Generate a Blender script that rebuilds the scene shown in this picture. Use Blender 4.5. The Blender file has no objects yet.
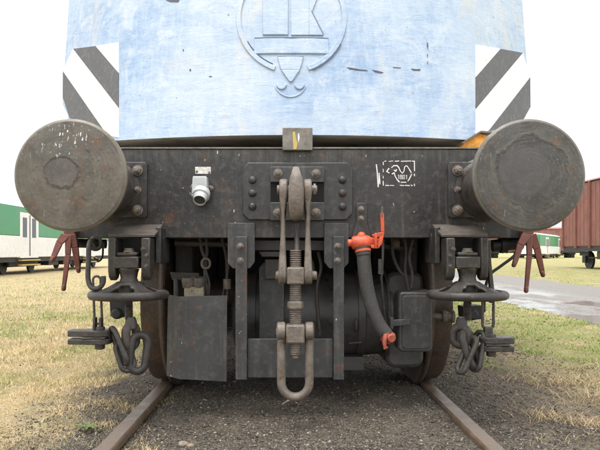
import bpy, bmesh, math, random
import numpy as np
from mathutils import Vector, Matrix
R = math.radians
random.seed(7); rng = np.random.default_rng(11)
scene = bpy.context.scene
col = scene.collection

# ---------------------------------------------------------------- camera, sky, sun, exposure
CAMX, CAMZ, FPX, VPX, VPY = -0.045, 0.753, 630.0, 288.0, 252.0
cam_d = bpy.data.cameras.new('camera'); cam = bpy.data.objects.new('camera', cam_d); col.objects.link(cam)
cam.location = (CAMX, 0, CAMZ); cam.rotation_euler = (R(90), 0, 0)
cam_d.sensor_width = 36; cam_d.lens = 36*FPX/600
cam_d.shift_x = (300-VPX)/600; cam_d.shift_y = (VPY-225)/600
cam_d.clip_start = 0.05; cam_d.clip_end = 3000
scene.camera = cam

SUN_EL, SUN_AZ = R(74), R(205)        # azimuth from +Y clockwise: behind the camera, a little left
world = bpy.data.worlds.new('World'); scene.world = world; world.use_nodes = True
wn = world.node_tree; wn.nodes.clear()
sky = wn.nodes.new('ShaderNodeTexSky'); sky.sky_type = 'NISHITA'; sky.sun_disc = False
sky.sun_elevation = SUN_EL; sky.sun_rotation = SUN_AZ; sky.air_density = 1.0; sky.dust_density = 4.0; sky.ozone_density = 1.0
hs = wn.nodes.new('ShaderNodeHueSaturation'); hs.inputs['Saturation'].default_value = 0.10
mxw = wn.nodes.new('ShaderNodeMix'); mxw.data_type = 'RGBA'; mxw.inputs[0].default_value = 0.72
mxw.inputs[7].default_value = (8.6, 8.8, 9.0, 1)       # even cloud deck over the clear-sky colours
bgn = wn.nodes.new('ShaderNodeBackground'); bgn.inputs['Strength'].default_value = 0.10
won = wn.nodes.new('ShaderNodeOutputWorld')
wn.links.new(sky.outputs[0], hs.inputs['Color']); wn.links.new(hs.outputs[0], mxw.inputs[6])
wn.links.new(mxw.outputs[2], bgn.inputs['Color']); wn.links.new(bgn.outputs[0], won.inputs[0])

sun_d = bpy.data.lights.new('sun', 'SUN'); sun = bpy.data.objects.new('sun', sun_d); col.objects.link(sun)
sun_d.energy = 1.5; sun_d.angle = R(38); sun_d.color = (1.0, 0.97, 0.92)
sdir = Vector((math.sin(SUN_AZ)*math.cos(SUN_EL), math.cos(SUN_AZ)*math.cos(SUN_EL), math.sin(SUN_EL)))
sun.rotation_euler = sdir.to_track_quat('Z', 'Y').to_euler(); sun.location = (0, 0, 20)

vs = scene.view_settings
vs.view_transform = 'Standard'; vs.look = 'None'; vs.exposure = 1.15; vs.gamma = 1.0; vs.use_curve_mapping = False
scene.render.engine = 'CYCLES'
scene.cycles.use_denoising = True
scene.cycles.max_bounces = 4; scene.cycles.diffuse_bounces = 2; scene.cycles.glossy_bounces = 2
scene.cycles.use_adaptive_sampling = True; scene.cycles.adaptive_threshold = 0.03

# measured positions: a point of the photograph (600 wide) at a known distance Y from the camera
def X_(px, Y): return (px-VPX)*Y/FPX + CAMX
def Z_(py, Y): return CAMZ + (VPY-py)*Y/FPX
def W(px, py, Y): return Vector((X_(px, Y), Y, Z_(py, Y)))

# ---------------------------------------------------------------- materials
class NT:
    def __init__(s, name):
        s.m = bpy.data.materials.new(name); s.m.use_nodes = True; s.t = s.m.node_tree
        s.b = s.t.nodes['Principled BSDF']; s.out = s.t.nodes['Material Output']
        s.pos = s.t.nodes.new('ShaderNodeNewGeometry').outputs['Position']
    def n(s, typ): return s.t.nodes.new(typ)
    def l(s, a, b):
        if isinstance(a, (int, float)): b.default_value = a
        elif isinstance(a, tuple): b.default_value = (*a, 1) if len(a) == 3 and len(b.default_value) == 4 else a
        else: s.t.links.new(a, b)
    def objco(s): return s.n('ShaderNodeTexCoord').outputs['Object']
    def mapping(s, v, scale=(1, 1, 1), loc=(0, 0, 0), rot=(0, 0, 0)):
        m = s.n('ShaderNodeMapping'); s.l(v, m.inputs['Vector'])
        m.inputs['Scale'].default_value = scale; m.inputs['Location'].default_value = loc; m.inputs['Rotation'].default_value = rot
        return m.outputs[0]
    def noise(s, scale, detail=4, rough=.55, v=None, dist=0):
        n = s.n('ShaderNodeTexNoise'); s.l(s.pos if v is None else v, n.inputs['Vector'])
        n.inputs['Scale'].default_value = scale; n.inputs['Detail'].default_value = detail
        n.inputs['Roughness'].default_value = rough; n.inputs['Distortion'].default_value = dist
        return n.outputs['Fac']
    def voro(s, scale, v=None, out='Distance', feature='F1'):
        n = s.n('ShaderNodeTexVoronoi'); n.feature = feature; s.l(s.pos if v is None else v, n.inputs['Vector'])
        n.inputs['Scale'].default_value = scale; return n.outputs[out]
    def ramp(s, f, a, b, lo=0.0, hi=1.0):
        n = s.n('ShaderNodeMapRange'); n.clamp = True; s.l(f, n.inputs[0])
        n.inputs[1].default_value = a; n.inputs[2].default_value = b; n.inputs[3].default_value = lo; n.inputs[4].default_value = hi
        return n.outputs[0]
    def math(s, op, a, b=0.0):
        n = s.n('ShaderNodeMath'); n.operation = op; s.l(a, n.inputs[0]); s.l(b, n.inputs[1]); return n.outputs[0]
    def mix(s, f, a, b, mode='MIX'):
        n = s.n('ShaderNodeMix'); n.data_type = 'RGBA'; n.blend_type = mode
        s.l(f, n.inputs[0]); s.l(a, n.inputs[6]); s.l(b, n.inputs[7]); return n.outputs[2]
    def sep(s, v):
        n = s.n('ShaderNodeSeparateXYZ'); s.l(v, n.inputs[0]); return n.outputs
    def dist(s, v, p):
        n = s.n('ShaderNodeVectorMath'); n.operation = 'DISTANCE'; s.l(v, n.inputs[0]); n.inputs[1].default_value = p; return n.outputs['Value']
    def bump(s, h, strength=.3, dist=.01, prev=None):
        n = s.n('ShaderNodeBump'); n.inputs['Strength'].default_value = strength; n.inputs['Distance'].default_value = dist
        s.l(h, n.inputs['Height'])
        if prev is not None: s.l(prev, n.inputs['Normal'])
        return n.outputs[0]
    def done(s, colr, rough=.6, nrm=None, metal=0.0, spec=.5):
        s.l(colr, s.b.inputs['Base Color']); s.l(rough, s.b.inputs['Roughness']); s.l(metal, s.b.inputs['Metallic'])
        s.b.inputs['Specular IOR Level'].default_value = spec
        if nrm is not None: s.l(nrm, s.b.inputs['Normal'])
        return s.m

RUST = (.17, .075, .035); RUST_D = (.07, .035, .022)
def worn(name, base, rust=.25, rough=.55, scale=9, streak=.3, chips=.0, dust=(.22, .20, .17), bump=.25, var=.35, metal=0.0, rustcol=RUST, runs=None, edge=None):
    """painted or bare metal with blotches, dusty runs, rust blooms and small paint chips"""
    t = NT(name)
    n1 = t.noise(scale, 3, .6)
    dk = tuple(c*(1-var) for c in base); lt = tuple(min(1, c*(1+var)) for c in base)
    c = t.mix(t.ramp(n1, .3, .7), dk, lt)
    c = t.mix(t.math('MULTIPLY', t.ramp(t.noise(scale*6, 3, .7), .5, .75), .25), c, dust)
    if streak:
        sv = t.mapping(t.pos, (28, 28, 1.6))
        st = t.math('MULTIPLY', t.ramp(t.noise(1.0, 4, .6, sv), .54, .75), t.ramp(t.noise(2.3, 2), .38, .62))
        c = t.mix(t.math('MULTIPLY', st, streak), c, dust)
    if runs:
        rv = t.noise(1.0, 3, .6, t.mapping(t.pos, (42, 42, .9))); zr = t.math('ADD', t.sep(t.pos)[2], t.math('MULTIPLY', rv, .30))
        c = t.mix(t.math('MULTIPLY', t.ramp(zr, runs+.12, runs+.23), .26), c, dust)
    rm = t.math('MULTIPLY', t.ramp(t.noise(scale*2.2, 4, .68), .62-.22*rust, .72-.12*rust), min(1, .35+rust))
    rc = t.mix(t.ramp(t.noise(60, 3), .35, .65), RUST_D, rustcol)
    c = t.mix(rm, c, rc)
    if chips:
        ch = t.math('MULTIPLY', t.ramp(t.noise(70, 2, .5, t.mapping(t.pos, (1, 1, .55))), .735-.02*chips, .745-.02*chips), t.ramp(t.noise(3.1, 2), .45, .6))
        c = t.mix(ch, c, (.62, .6, .56))
    if edge:
        bv = t.n('ShaderNodeBevel'); bv.samples = 2; bv.inputs['Radius'].default_value = edge[1]
        geo = t.n('ShaderNodeNewGeometry'); dp = t.n('ShaderNodeVectorMath'); dp.operation = 'DOT_PRODUCT'
        t.l(bv.outputs[0], dp.inputs[0]); t.l(geo.outputs['Normal'], dp.inputs[1])
        em = t.math('MULTIPLY', t.ramp(dp.outputs['Value'], .995, .90), t.ramp(t.noise(34, 4, .7), .40, .60))
        c = t.mix(t.math('MULTIPLY', em, edge[0]), c, edge[2])
    h = t.noise(scale*5, 5, .66)
    return t.done(c, t.ramp(n1, .3, .7, rough-.12, rough+.14), t.bump(h, bump, .006), metal)

M = {}
M['beam'] = worn('dark_grey_beam_paint', (.031, .029, .028), rust=.08, rough=.42, streak=.5, chips=.5, scale=5, bump=.38, runs=1.215)
M['bracket'] = worn('rust_bloomed_bracket_paint', (.075, .063, .054), rust=.32, rough=.55, scale=11, streak=.2)
M['underside'] = worn('bare_grey_underside', (.36, .33, .28), rust=.2, rough=.6, scale=5, streak=.2)
M['dark_line'] = NT('dark_blue_lines').done((.13, .17, .27), .7)
M['plate'] = worn('grey_plate_paint', (.035, .035, .035), rust=.04, rough=.5, streak=.22, scale=6, var=.3, bump=.2, edge=(.6, .006, (.15, .135, .115)))
M['guard'] = worn('blue_grey_guard_paint', (.042, .043, .044), rust=.22, rough=.5, streak=.4, scale=5, var=.3, chips=.2, bump=.2, edge=(.7, .006, (.16, .14, .12)))
M['cast'] = worn('dark_cast_iron', (.040, .036, .033), rust=.22, rough=.46, streak=.0, scale=16, dust=(.2, .18, .155), edge=(.6, .008, (.17, .145, .12)))
M['coupling'] = worn('greased_coupling_steel', (.150, .126, .105), rust=.4, rough=.42, streak=.0, scale=18, dust=(.3, .26, .22), bump=.45, edge=(.7, .010, (.27, .235, .20)))
M['pale_steel'] = worn('scuffed_pale_steel', (.19, .175, .155), rust=.32, rough=.5, streak=.2, scale=16)
M['dark'] = worn('black_oily_underframe', (.020, .0195, .019), rust=.04, rough=.6, streak=.1, scale=8, dust=(.07, .065, .06))
M['motor'] = worn('oily_motor_casing', (.055, .053, .052), rust=.05, rough=.36, streak=.2, scale=8, dust=(.12, .11, .10))
M['wheel'] = worn('rust_brown_wheel_tread', (.062, .043, .033), rust=.4, rough=.5, streak=.0, scale=9)
M['rail'] = worn('rusty_rail_steel', (.115, .080, .055), rust=.4, rough=.48, scale=14, streak=0, dust=(.26, .2, .14), rustcol=(.17, .085, .04), bump=.3)
M['orange_dirty'] = worn('oily_orange_valve_paint', (.36, .075, .045), rust=.35, rough=.45, scale=30, streak=0, dust=(.45, .3, .22), var=.3, rustcol=(.05, .03, .025))
M['orange'] = worn('orange_red_valve_paint', (.64, .095, .038), rust=.14, rough=.45, scale=26, streak=0, dust=(.5, .24, .15), var=.3, rustcol=(.12, .05, .035))
M['redarm'] = worn('faded_red_oxide_paint', (.15, .046, .036), rust=.45, rough=.5, scale=18, streak=0, dust=(.28, .14, .11), var=.3)
M['rubber'] = worn('grey_rubber_hose', (.048, .046, .044), rust=0, rough=.65, scale=20, streak=.0, bump=.2, var=.25)
M['rustbox'] = worn('bright_orange_rust', (.72, .32, .06), rust=.2, rough=.8, scale=30, streak=0, dust=(.6, .35, .1))
M['socket'] = worn('pale_grey_socket_paint', (.46, .49, .49), rust=.02, rough=.4, scale=25, streak=0, dust=(.4, .4, .38), var=.12, bump=.1)
M['cream'] = worn('dirty_cream_enamel', (.34, .30, .22), rust=.35, rough=.5, scale=25, streak=.4)
M['black'] = NT('black_opening_shade').done((.006, .006, .006), .9)
M['white'] = worn('worn_white_paint', (.78, .77, .74), rust=0, rough=.5, scale=6, streak=.25, dust=(.62, .56, .46), var=.06, bump=.12)
M['charcoal'] = worn('faded_black_stripe_paint', (.085, .085, .088), rust=0, rough=.5, scale=7, streak=.25, dust=(.3, .29, .28), var=.25, bump=.12)
M['chip'] = worn('bare_rusted_chip', (.085, .085, .12), rust=.3, rough=.7, scale=40)
M['brass'] = worn('brass_fitting', (.45, .36, .18), rust=.1, rough=.4, scale=30, streak=0, metal=.5)
M['yellow'] = NT('yellow_step_paint').done((.55, .40, .12), .6)
M['glass'] = NT('dark_window_glass').done((.02, .025, .03), .08)

def blue_mat():
    t = NT('faded_hand_brushed_blue_paint')
    br = t.noise(1.0, 6, .7, t.mapping(t.pos, (9, 9, 38)), .8)           # horizontal brush strokes
    bv = t.noise(1.0, 5, .65, t.mapping(t.pos, (46, 46, 4.5)), .3)       # runs
    big = t.noise(2.6, 5, .62, None, .5); mid = t.noise(13, 6, .7, None, .4)
    f = t.math('ADD', t.math('MULTIPLY', br, .30), t.math('ADD', t.math('MULTIPLY', big, .40), t.math('ADD', t.math('MULTIPLY', bv, .16), t.math('MULTIPLY', mid, .26))))
    c = t.mix(t.ramp(f, .47, .62), (.235, .35, .535), (.39, .49, .62))
    c = t.mix(t.math('MULTIPLY', t.ramp(t.noise(6, 6, .75, None, 1.0), .51, .64), .6), c, (.56, .61, .67))
    c = t.mix(t.math('MULTIPLY', t.math('MULTIPLY', t.ramp(bv, .52, .76), t.ramp(t.noise(1.7, 2), .42, .6)), .38), c, (.56, .60, .66))
    c = t.mix(t.math('MULTIPLY', t.ramp(t.noise(1.5, 5, .6, t.mapping(t.pos, (1, 1, 1.3), (4, 4, .55))), .40, .62), .55), c, (.54, .60, .68))   # chalked patches
    c = t.mix(t.math('MULTIPLY', t.ramp(t.noise(3.6, 5, .65, t.mapping(t.pos, (1.6, 1, .55), (3, 1, 5))), .55, .68), .55), c, (.62, .57, .48))
    rs = t.math('MULTIPLY', t.ramp(t.noise(1, 3, .5, t.mapping(t.pos, (55, 55, 5), (1, 2, 8))), .68, .76), t.ramp(t.noise(2.9, 2), .47, .60))
    c = t.mix(t.math('MULTIPLY', rs, .55), c, (.50, .34, .20))
    dk = t.math('MULTIPLY', t.ramp(t.noise(1, 4, .6, t.mapping(t.pos, (7, 7, 60), (2, 6, 1)), .5), .60, .68), t.ramp(t.noise(2.4, 3, .6, t.mapping(t.pos, (1, 1, 1), (8, 2, 2))), .45, .6))
    c = t.mix(t.math('MULTIPLY', dk, .6), c, (.18, .29, .48))
    c = t.mix(t.math('MULTIPLY', t.ramp(t.noise(34, 3, .6), .715, .725), .8), c, (.30, .22, .20))
    h = t.math('ADD', t.math('MULTIPLY', br, .8), t.math('ADD', t.math('MULTIPLY', mid, 1.1), t.math('ADD', t.math('MULTIPLY', bv, .5), t.math('MULTIPLY', t.noise(120, 3, .6), .3))))
    nr = t.bump(h, .42, .006); nr = t.bump(t.noise(3, 3), .35, .02, nr)
    return t.done(c, t.ramp(br, .3, .7, .42, .62), nr)
M['blue'] = blue_mat()

def buffer_mat(name, centre, r, amp, ring, inner, outer, flecks, core=None):
    t = NT(name); o = t.objco(); flat = t.mapping(o, (1, 0, 1))
    base = t.mix(t.ramp(t.noise(8, 8, .68, o, .4), .34, .66), tuple(c*.62 for c in outer), tuple(c*1.35 for c in outer))
    base = t.mix(t.math('MULTIPLY', t.ramp(t.noise(13, 8, .75, t.mapping(o, (1, 1, 1), (2, 5, 1))), .54, .62), .75), base, (.135, .07, .038))
    base = t.mix(t.math('MULTIPLY', t.ramp(t.noise(5, 6, .7, t.mapping(o, (1, 1, 1), (7, 1, 4))), .55, .65), .5), base, (.075, .085, .085))
    base = t.mix(t.math('MULTIPLY', t.ramp(t.noise(85, 4, .7, o), .55, .72), .55), base, (.24, .215, .18))
    base = t.mix(t.math('MULTIPLY', t.ramp(t.noise(48, 5, .7, t.mapping(o, (1, 1, 1), (3, 2, 9))), .60, .66), .7), base, (.035, .03, .025))
    d = t.dist(flat, centre); wob = t.math('ADD', t.math('MULTIPLY', t.math('SUBTRACT', t.noise(9, 3, .5, o), .5), amp), t.math('MULTIPLY', t.math('SUBTRACT', t.noise(45, 5, .7, o), .5), amp*.45))
    d = t.math('ADD', d, wob); d2 = t.dist(flat, (0, 0, 0))
    inn = t.mix(t.ramp(t.noise(12, 6, .65, o), .35, .65), tuple(c*.7 for c in inner), tuple(c*1.3 for c in inner))
    inn = t.mix(t.math('MULTIPLY', t.ramp(t.noise(95, 3, .7, o), .56, .74), .45), inn, (.20, .19, .18))
    m_in = t.ramp(d, r-.007, r+.004, 1, 0)
    m_ring = t.math('MULTIPLY', t.ramp(d, r-.008, r-.001, 0, 1), t.ramp(d, r+.001, r+.009, 1, 0))
    c = t.mix(m_in, base, inn)
    if core:
        dc = t.math('ADD', t.dist(flat, core[0]), t.math('MULTIPLY', wob, .5))
        c = t.mix(t.math('MULTIPLY', t.ramp(dc, core[1]-.012, core[1]+.006, 1, 0), .75), c, t.mix(t.ramp(t.noise(22, 6, .7, o), .3, .7), tuple(k*.8 for k in core[2]), tuple(k*1.2 for k in core[2])))
        gl = t.math('MULTIPLY', t.ramp(d, r, r+.003, 0, 1), t.ramp(d, r+.006, r+.03, 1, 0))
        c = t.mix(t.math('MULTIPLY', gl, .35), c, (.14, .13, .11))
    c = t.mix(t.math('MULTIPLY', t.math('MULTIPLY', m_ring, t.ramp(t.noise(16, 3, .6, o), .38, .52)), .38 if core else .7), c, ring)
    c = t.mix(t.math('MULTIPLY', t.ramp(d2, .203, .213), .55), c, (.20, .18, .14))
    wv = t.n('ShaderNodeTexNoise'); t.l(o, wv.inputs['Vector']); wv.inputs['Scale'].default_value = 30; wv.inputs['Detail'].default_value = 2
    av = t.n('ShaderNodeVectorMath'); av.operation = 'MULTIPLY_ADD'; t.l(wv.outputs['Color'], av.inputs[0]); av.inputs[1].default_value = (.03, .03, .05); t.l(o, av.inputs[2])
    ar = t.math('SINE', t.math('MULTIPLY', t.math('ADD', d2, t.math('MULTIPLY', t.noise(4, 3, .6, o), .05)), 420.0))
    c = t.mix(t.math('MULTIPLY', t.math('MULTIPLY', t.ramp(ar, .3, 1.0), t.ramp(t.noise(6, 3, .6, t.mapping(o, (1, 1, 1), (9, 9, 2))), .48, .62)), .16), c, (.26, .24, .21))
    fl = t.voro(1.0, t.mapping(av.outputs[0], (120, 0, 36)))
    fz = t.dist(t.mapping(o, (.75, 0, 1.3)), flecks)
    fm = t.math('MULTIPLY', t.ramp(fl, .22, .30, 1, 0), t.ramp(fz, .05, .10, 1, 0))
    fm = t.math('MULTIPLY', fm, t.ramp(t.noise(42, 2, .5, o), .45, .5))
    c = t.mix(t.math('MULTIPLY', fm, .95), c, (.68, .66, .63))
    sc = t.math('MULTIPLY', t.ramp(t.noise(1, 2, .5, t.mapping(o, (130, 1, 9), (7, 0, 3))), .72, .74), .5)
    c = t.mix(sc, c, (.5, .48, .44))
    h = t.math('ADD', t.math('MULTIPLY', m_in, -.35), t.math('ADD', t.math('MULTIPLY', t.noise(40, 6, .7, o), .8), t.math('MULTIPLY', m_ring, .6)))
    return t.done(c, t.ramp(t.noise(20, 4, .6, o), .3, .7, .36, .6), t.bump(h, .45, .004), .2)
M['buffer_l'] = buffer_mat('greasy_buffer_face_small_patch', (-.028, 0, .008), .062, .05, (.026, .021, .016), (.100, .090, .080), (.108, .096, .079), (-.006, 0, .172))
M['buffer_r'] = buffer_mat('greasy_buffer_face_wide_patch', (.010, 0, .005), .138, .085, (.03, .028, .024), (.064, .060, .056), (.074, .069, .063), (.40, 0, .10), ((-.022, 0, .012), .098, (.088, .081, .080)))

def ground_mat():
    t = NT('ground_gravel_soil_and_dry_grass'); p = t.sep(t.pos); x = p[0]
    nz = t.math('SUBTRACT', t.noise(1.3, 5, .6), .5); nb = t.math('SUBTRACT', t.noise(5, 4, .6), .5)
    g1 = t.mix(t.ramp(t.noise(70, 5, .75), .36, .64), (.072, .058, .044), (.235, .198, .152))
    g1 = t.mix(t.ramp(t.noise(260, 3, .7), .40, .62), tuple(c*.5 for c in (.07, .06, .048)), g1)
    vc = t.sep(t.voro(115, None, 'Color')); v2 = t.sep(t.voro(210, t.mapping(t.pos, (1, 1, 1), (3, 4, 0)), 'Color'))
    grit = t.mix(t.ramp(vc[0], .15, 1.0), (.030, .027, .023), (.29, .25, .20)); grit = t.mix(t.ramp(vc[1], .86, .92), grit, (.44, .41, .36))
    grit2 = t.mix(t.ramp(v2[0], .1, 1.0), (.045, .037, .03), (.30, .255, .205))
    g1 = t.mix(.55, g1, t.mix(t.ramp(v2[1], .4, .5), grit, grit2))
    g1 = t.mix(t.math('MULTIPLY', t.ramp(t.noise(3.5, 5, .65), .5, .68), .55), g1, (.062, .047, .035))
    g1 = t.mix(t.math('MULTIPLY', t.ramp(t.noise(2.1, 6, .7, t.mapping(t.pos, (1, 1, 1), (5, 3, 0))), .55, .7), .5), g1, (.20, .16, .105))
    g1 = t.mix(t.math('MULTIPLY', t.ramp(t.noise(6, 5, .7, t.mapping(t.pos, (1, 1, 1), (1, 8, 0))), .57, .7), .4), g1, (.085, .085, .04))
    gr = t.mix(t.ramp(t.noise(2.2, 5, .65), .40, .60), (.54, .405, .225), (.20, .245, .075))
    gr = t.mix(t.ramp(t.noise(120, 4, .8), .36, .66), tuple(c*.55 for c in (.44, .34, .21)), gr)
    gr = t.mix(t.ramp(t.noise(50, 5, .75), .35, .7), gr, (.68, .53, .32))
    gr = t.mix(t.math('MULTIPLY', t.ramp(t.noise(7, 5, .7), .55, .7), .5), gr, (.20, .145, .09))
    xl = t.math('ADD', t.math('MULTIPLY', x, -1), t.math('ADD', nz, t.math('MULTIPLY', nb, .7)))
    c = t.mix(t.ramp(xl, 1.0, 1.4), g1, gr)
    gr = t.mix(t.math('MULTIPLY', t.math('MULTIPLY', t.ramp(x, 1.5, 2.2), t.ramp(t.noise(1.9, 5, .65), .36, .56)), .65), gr, (.25, .285, .085))
    xr = t.math('ADD', x, t.math('ADD', t.math('MULTIPLY', nz, 1.2), t.math('MULTIPLY', nb, .8)))
    c = t.mix(t.math('MULTIPLY', t.ramp(xr, .95, 1.5), .55), c, (.215, .165, .11))
    c = t.mix(t.ramp(xr, 1.35, 2.4), c, gr)
    h = t.math('ADD', t.noise(75, 4, .75), t.math('ADD', t.math('MULTIPLY', t.noise(14, 3, .6), 1.2), t.math('MULTIPLY', t.voro(115), -.8)))
    return t.done(c, .9, t.bump(h, .8, .022), spec=.2)
M['ground'] = ground_mat()
def road_mat():
    t = NT('wet_muddy_yard_road')
    n = t.noise(.95, 6, .68, t.mapping(t.pos, (1.0, .42, 1))); wet = t.ramp(n, .44, .52)
    dry = t.mix(t.ramp(t.noise(26, 5, .75), .35, .65), (.12, .11, .098), (.27, .25, .225))
    c = t.mix(wet, dry, (.17, .16, .148))
    wet = t.math('MULTIPLY', wet, t.ramp(t.sep(t.pos)[0], 5.3, 6.1, 1, 0)); c = t.mix(wet, dry, (.17, .16, .148))
    h = t.math('MULTIPLY', t.noise(24, 5, .75), t.ramp(wet, 0, 1, 1, .12))
    return t.done(c, t.ramp(wet, 0, 1, .75, .12), t.bump(h, .6, .025), spec=.6)
M['road'] = road_mat()
def attr_mat(name, rough=.85, trans=0.0):
    t = NT(name); a = t.n('ShaderNodeAttribute'); a.attribute_name = 'tint'
    return t.done(a.outputs['Color'], rough, spec=.25)
M['tint'] = attr_mat('gravel_stones'); M['blade'] = attr_mat('grass_blades', .8)

# ---------------------------------------------------------------- mesh building
WLOC = {}
class MB:
    def __init__(s): s.v = []; s.f = []
    def add(s, vs_, fs):
        o = len(s.v); s.v += [tuple(v) for v in vs_]; s.f += [tuple(i+o for i in f) for f in fs]; return s
    def box(s, x0, x1, y0, y1, z0, z1):
        return s.add([(x0, y0, z0), (x1, y0, z0), (x1, y1, z0), (x0, y1, z0), (x0, y0, z1), (x1, y0, z1), (x1, y1, z1), (x0, y1, z1)],
                     [(0, 3, 2, 1), (4, 5, 6, 7), (0, 1, 5, 4), (1, 2, 6, 5), (2, 3, 7, 6), (3, 0, 4, 7)])
    def hull8(s, a, b):            # two quads of four corners
        return s.add(list(a)+list(b), [(0, 1, 2, 3), (7, 6, 5, 4), (0, 4, 5, 1), (1, 5, 6, 2), (2, 6, 7, 3), (3, 7, 4, 0)])
    def prism(s, pts, d):          # closed planar outline pushed along d
        n = len(pts); d = Vector(d); a = [Vector(p) for p in pts]; b = [p+d for p in a]
        return s.add(a+b, [tuple(range(n)), tuple(range(2*n-1, n-1, -1))]+[(i, (i+1) % n, (i+1) % n+n, i+n) for i in range(n)])
    def front(s, pts, y, th):      # outline given as (x,z), front face at y, thickness th backwards
        return s.prism([(p[0], y, p[1]) for p in pts], (0, th, 0))
    def lathe(s, o, d, prof, seg=32, up=None):
        o = Vector(o); d = Vector(d).normalized()
        u = d.orthogonal().normalized() if up is None else (Vector(up)-d*Vector(up).dot(d)).normalized(); w = d.cross(u)
        vs_ = []; fs = []
        for (r, t) in prof:
            for k in range(seg):
                a = 2*math.pi*k/seg; vs_.append(o+d*t+(u*math.cos(a)+w*math.sin(a))*r)
        for i in range(len(prof)-1):
            for k in range(seg):
                k2 = (k+1) % seg; fs.append((i*seg+k, i*seg+k2, (i+1)*seg+k2, (i+1)*seg+k))
        fs.append(tuple(range(seg))); fs.append(tuple((len(prof)-1)*seg+k for k in range(seg)))
        return s.add(vs_, fs)
    def cyl(s, a, b, r0, r1=None, seg=20):
        a = Vector(a); b = Vector(b); return s.lathe(a, b-a, [(r0, 0), (r0 if r1 is None else r1, (b-a).length)], seg)
    def tube(s, path, r, seg=10, closed=False):
        P = [Vector(p) for p in path]; n = len(P); rs = r if isinstance(r, (list, tuple)) else [r]*n
        T = []
        for i in range(n):
            a = P[(i-1) % n] if (closed or i > 0) else P[i]; b = P[(i+1) % n] if (closed or i < n-1) else P[i]
            T.append((b-a).normalized())
        u = T[0].orthogonal().normalized(); vs_ = []; fs = []
        for i in range(n):
            u = (u-T[i]*u.dot(T[i])).normalized(); w = T[i].cross(u)
            for k in range(seg):
                a = 2*math.pi*k/seg; vs_.append(P[i]+(u*math.cos(a)+w*math.sin(a))*rs[i])
        m = n if closed else n-1
        off = 0
        if closed:   # align the seam
            w = T[0].cross((u-T[0]*u.dot(T[0])).normalized()); u2 = (u-T[0]*u.dot(T[0])).normalized(); u0 = (Vector(vs_[0])-P[0]).normalized(); w0 = T[0].cross(u0)
            ang = math.atan2(u2.dot(w0), u2.dot(u0)); off = round(ang/(2*math.pi)*seg)
        for i in range(m):
            j = (i+1) % n; o2 = off if (closed and j == 0) else 0
            for k in range(seg):
                k2 = (k+1) % seg; fs.append((i*seg+k, i*seg+k2, j*seg+(k2+o2) % seg, j*seg+(k+o2) % seg))
        if not closed:
            fs.append(tuple(range(seg))); fs.append(tuple((n-1)*seg+k for k in range(seg)))
        return s.add(vs_, fs)
    def link(s, c, along, across, hl, hw, r, seg=10):     # chain link: stadium ring; hl, hw half sizes of the centre line
        c = Vector(c); a = Vector(along).normalized(); b = Vector(across); b = (b-a*b.dot(a)).normalized()
        path = []; st = max(0, hl-hw)
        for k in range(11): t = math.pi*k/10; path.append(c+a*(st+math.sin(t)*hw)+b*(math.cos(t)*hw))
        for k in range(11): t = math.pi*k/10; path.append(c-a*(st+math.sin(t)*hw)-b*(math.cos(t)*hw))
        if st < 1e-4: path = path[:-1][:10]+path[11:21]
        return s.tube(path, r, seg, True)
    def mesh(s, name, origin=(0, 0, 0), smooth=38):
        me = bpy.data.meshes.new(name); o = Vector(origin)
        me.from_pydata([Vector(v)-o for v in s.v], [], s.f)
        bm = bmesh.new(); bm.from_mesh(me); bmesh.ops.recalc_face_normals(bm, faces=bm.faces); bm.to_mesh(me); bm.free()
        if smooth:
            me.polygons.foreach_set('use_smooth', [True]*len(me.polygons)); me.set_sharp_from_angle(angle=R(smooth))
        return me
    def build(s, name, mat, parent=None, bevel=0, origin=None, smooth=38):
        if origin is None:
            a = np.array(s.v); origin = tuple((a.min(0)+a.max(0))/2)
        me = s.mesh(name, origin, smooth); me.materials.append(M[mat] if isinstance(mat, str) else mat)
        return place(me, name, origin, parent, bevel)
def place(me, name, loc, parent=None, bevel=0, rot=None):
    o = bpy.data.objects.new(name, me); col.objects.link(o); loc = Vector(loc); WLOC[o.name] = loc
    if parent is not None: o.parent = parent; o.location = loc-WLOC[parent.name]
    else: o.location = loc
    if rot: o.rotation_euler = rot
    if bevel:
        b = o.modifiers.new('bevel', 'BEVEL'); b.width = bevel; b.segments = 2; b.limit_method = 'ANGLE'; b.angle_limit = R(35)
    return o
def tag(o, label=None, cat=None, group=None, kind=None):
    for k, v in (('label', label), ('category', cat), ('group', group), ('kind', kind)):
        if v: o[k] = v
    return o
def empty(name, loc, label, cat, group=None):
    o = bpy.data.objects.new(name, None); col.objects.link(o); o.location = loc; WLOC[o.name] = Vector(loc); o.empty_display_size = .2
    return tag(o, label, cat, group)
def rrect(x0, x1, z0, z1, r, n=5):
    out = []
    for cx, cz, a0 in ((x1-r, z1-r, 0), (x0+r, z1-r, 90), (x0+r, z0+r, 180), (x1-r, z0+r, 270)):
        for k in range(n+1): a = R(a0+90*k/n); out.append((cx+r*math.cos(a), cz+r*math.sin(a)))
    return out
def bez(pts, n=24):               # Catmull-Rom through points
    P = [Vector(p) for p in pts]; P = [P[0]*2-P[1]]+P+[P[-1]*2-P[-2]]; out = []
    m = len(P)-3; per = max(3, n//m)
    for i in range(m):
        for k in range(per+(1 if i == m-1 else 0)):
            t = k/per; a, b, c, d = P[i:i+4]
            out.append(.5*((2*b)+(c-a)*t+(2*a-5*b+4*c-d)*t*t+(3*b-a-3*c+d)*t**3))
    return out

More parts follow.
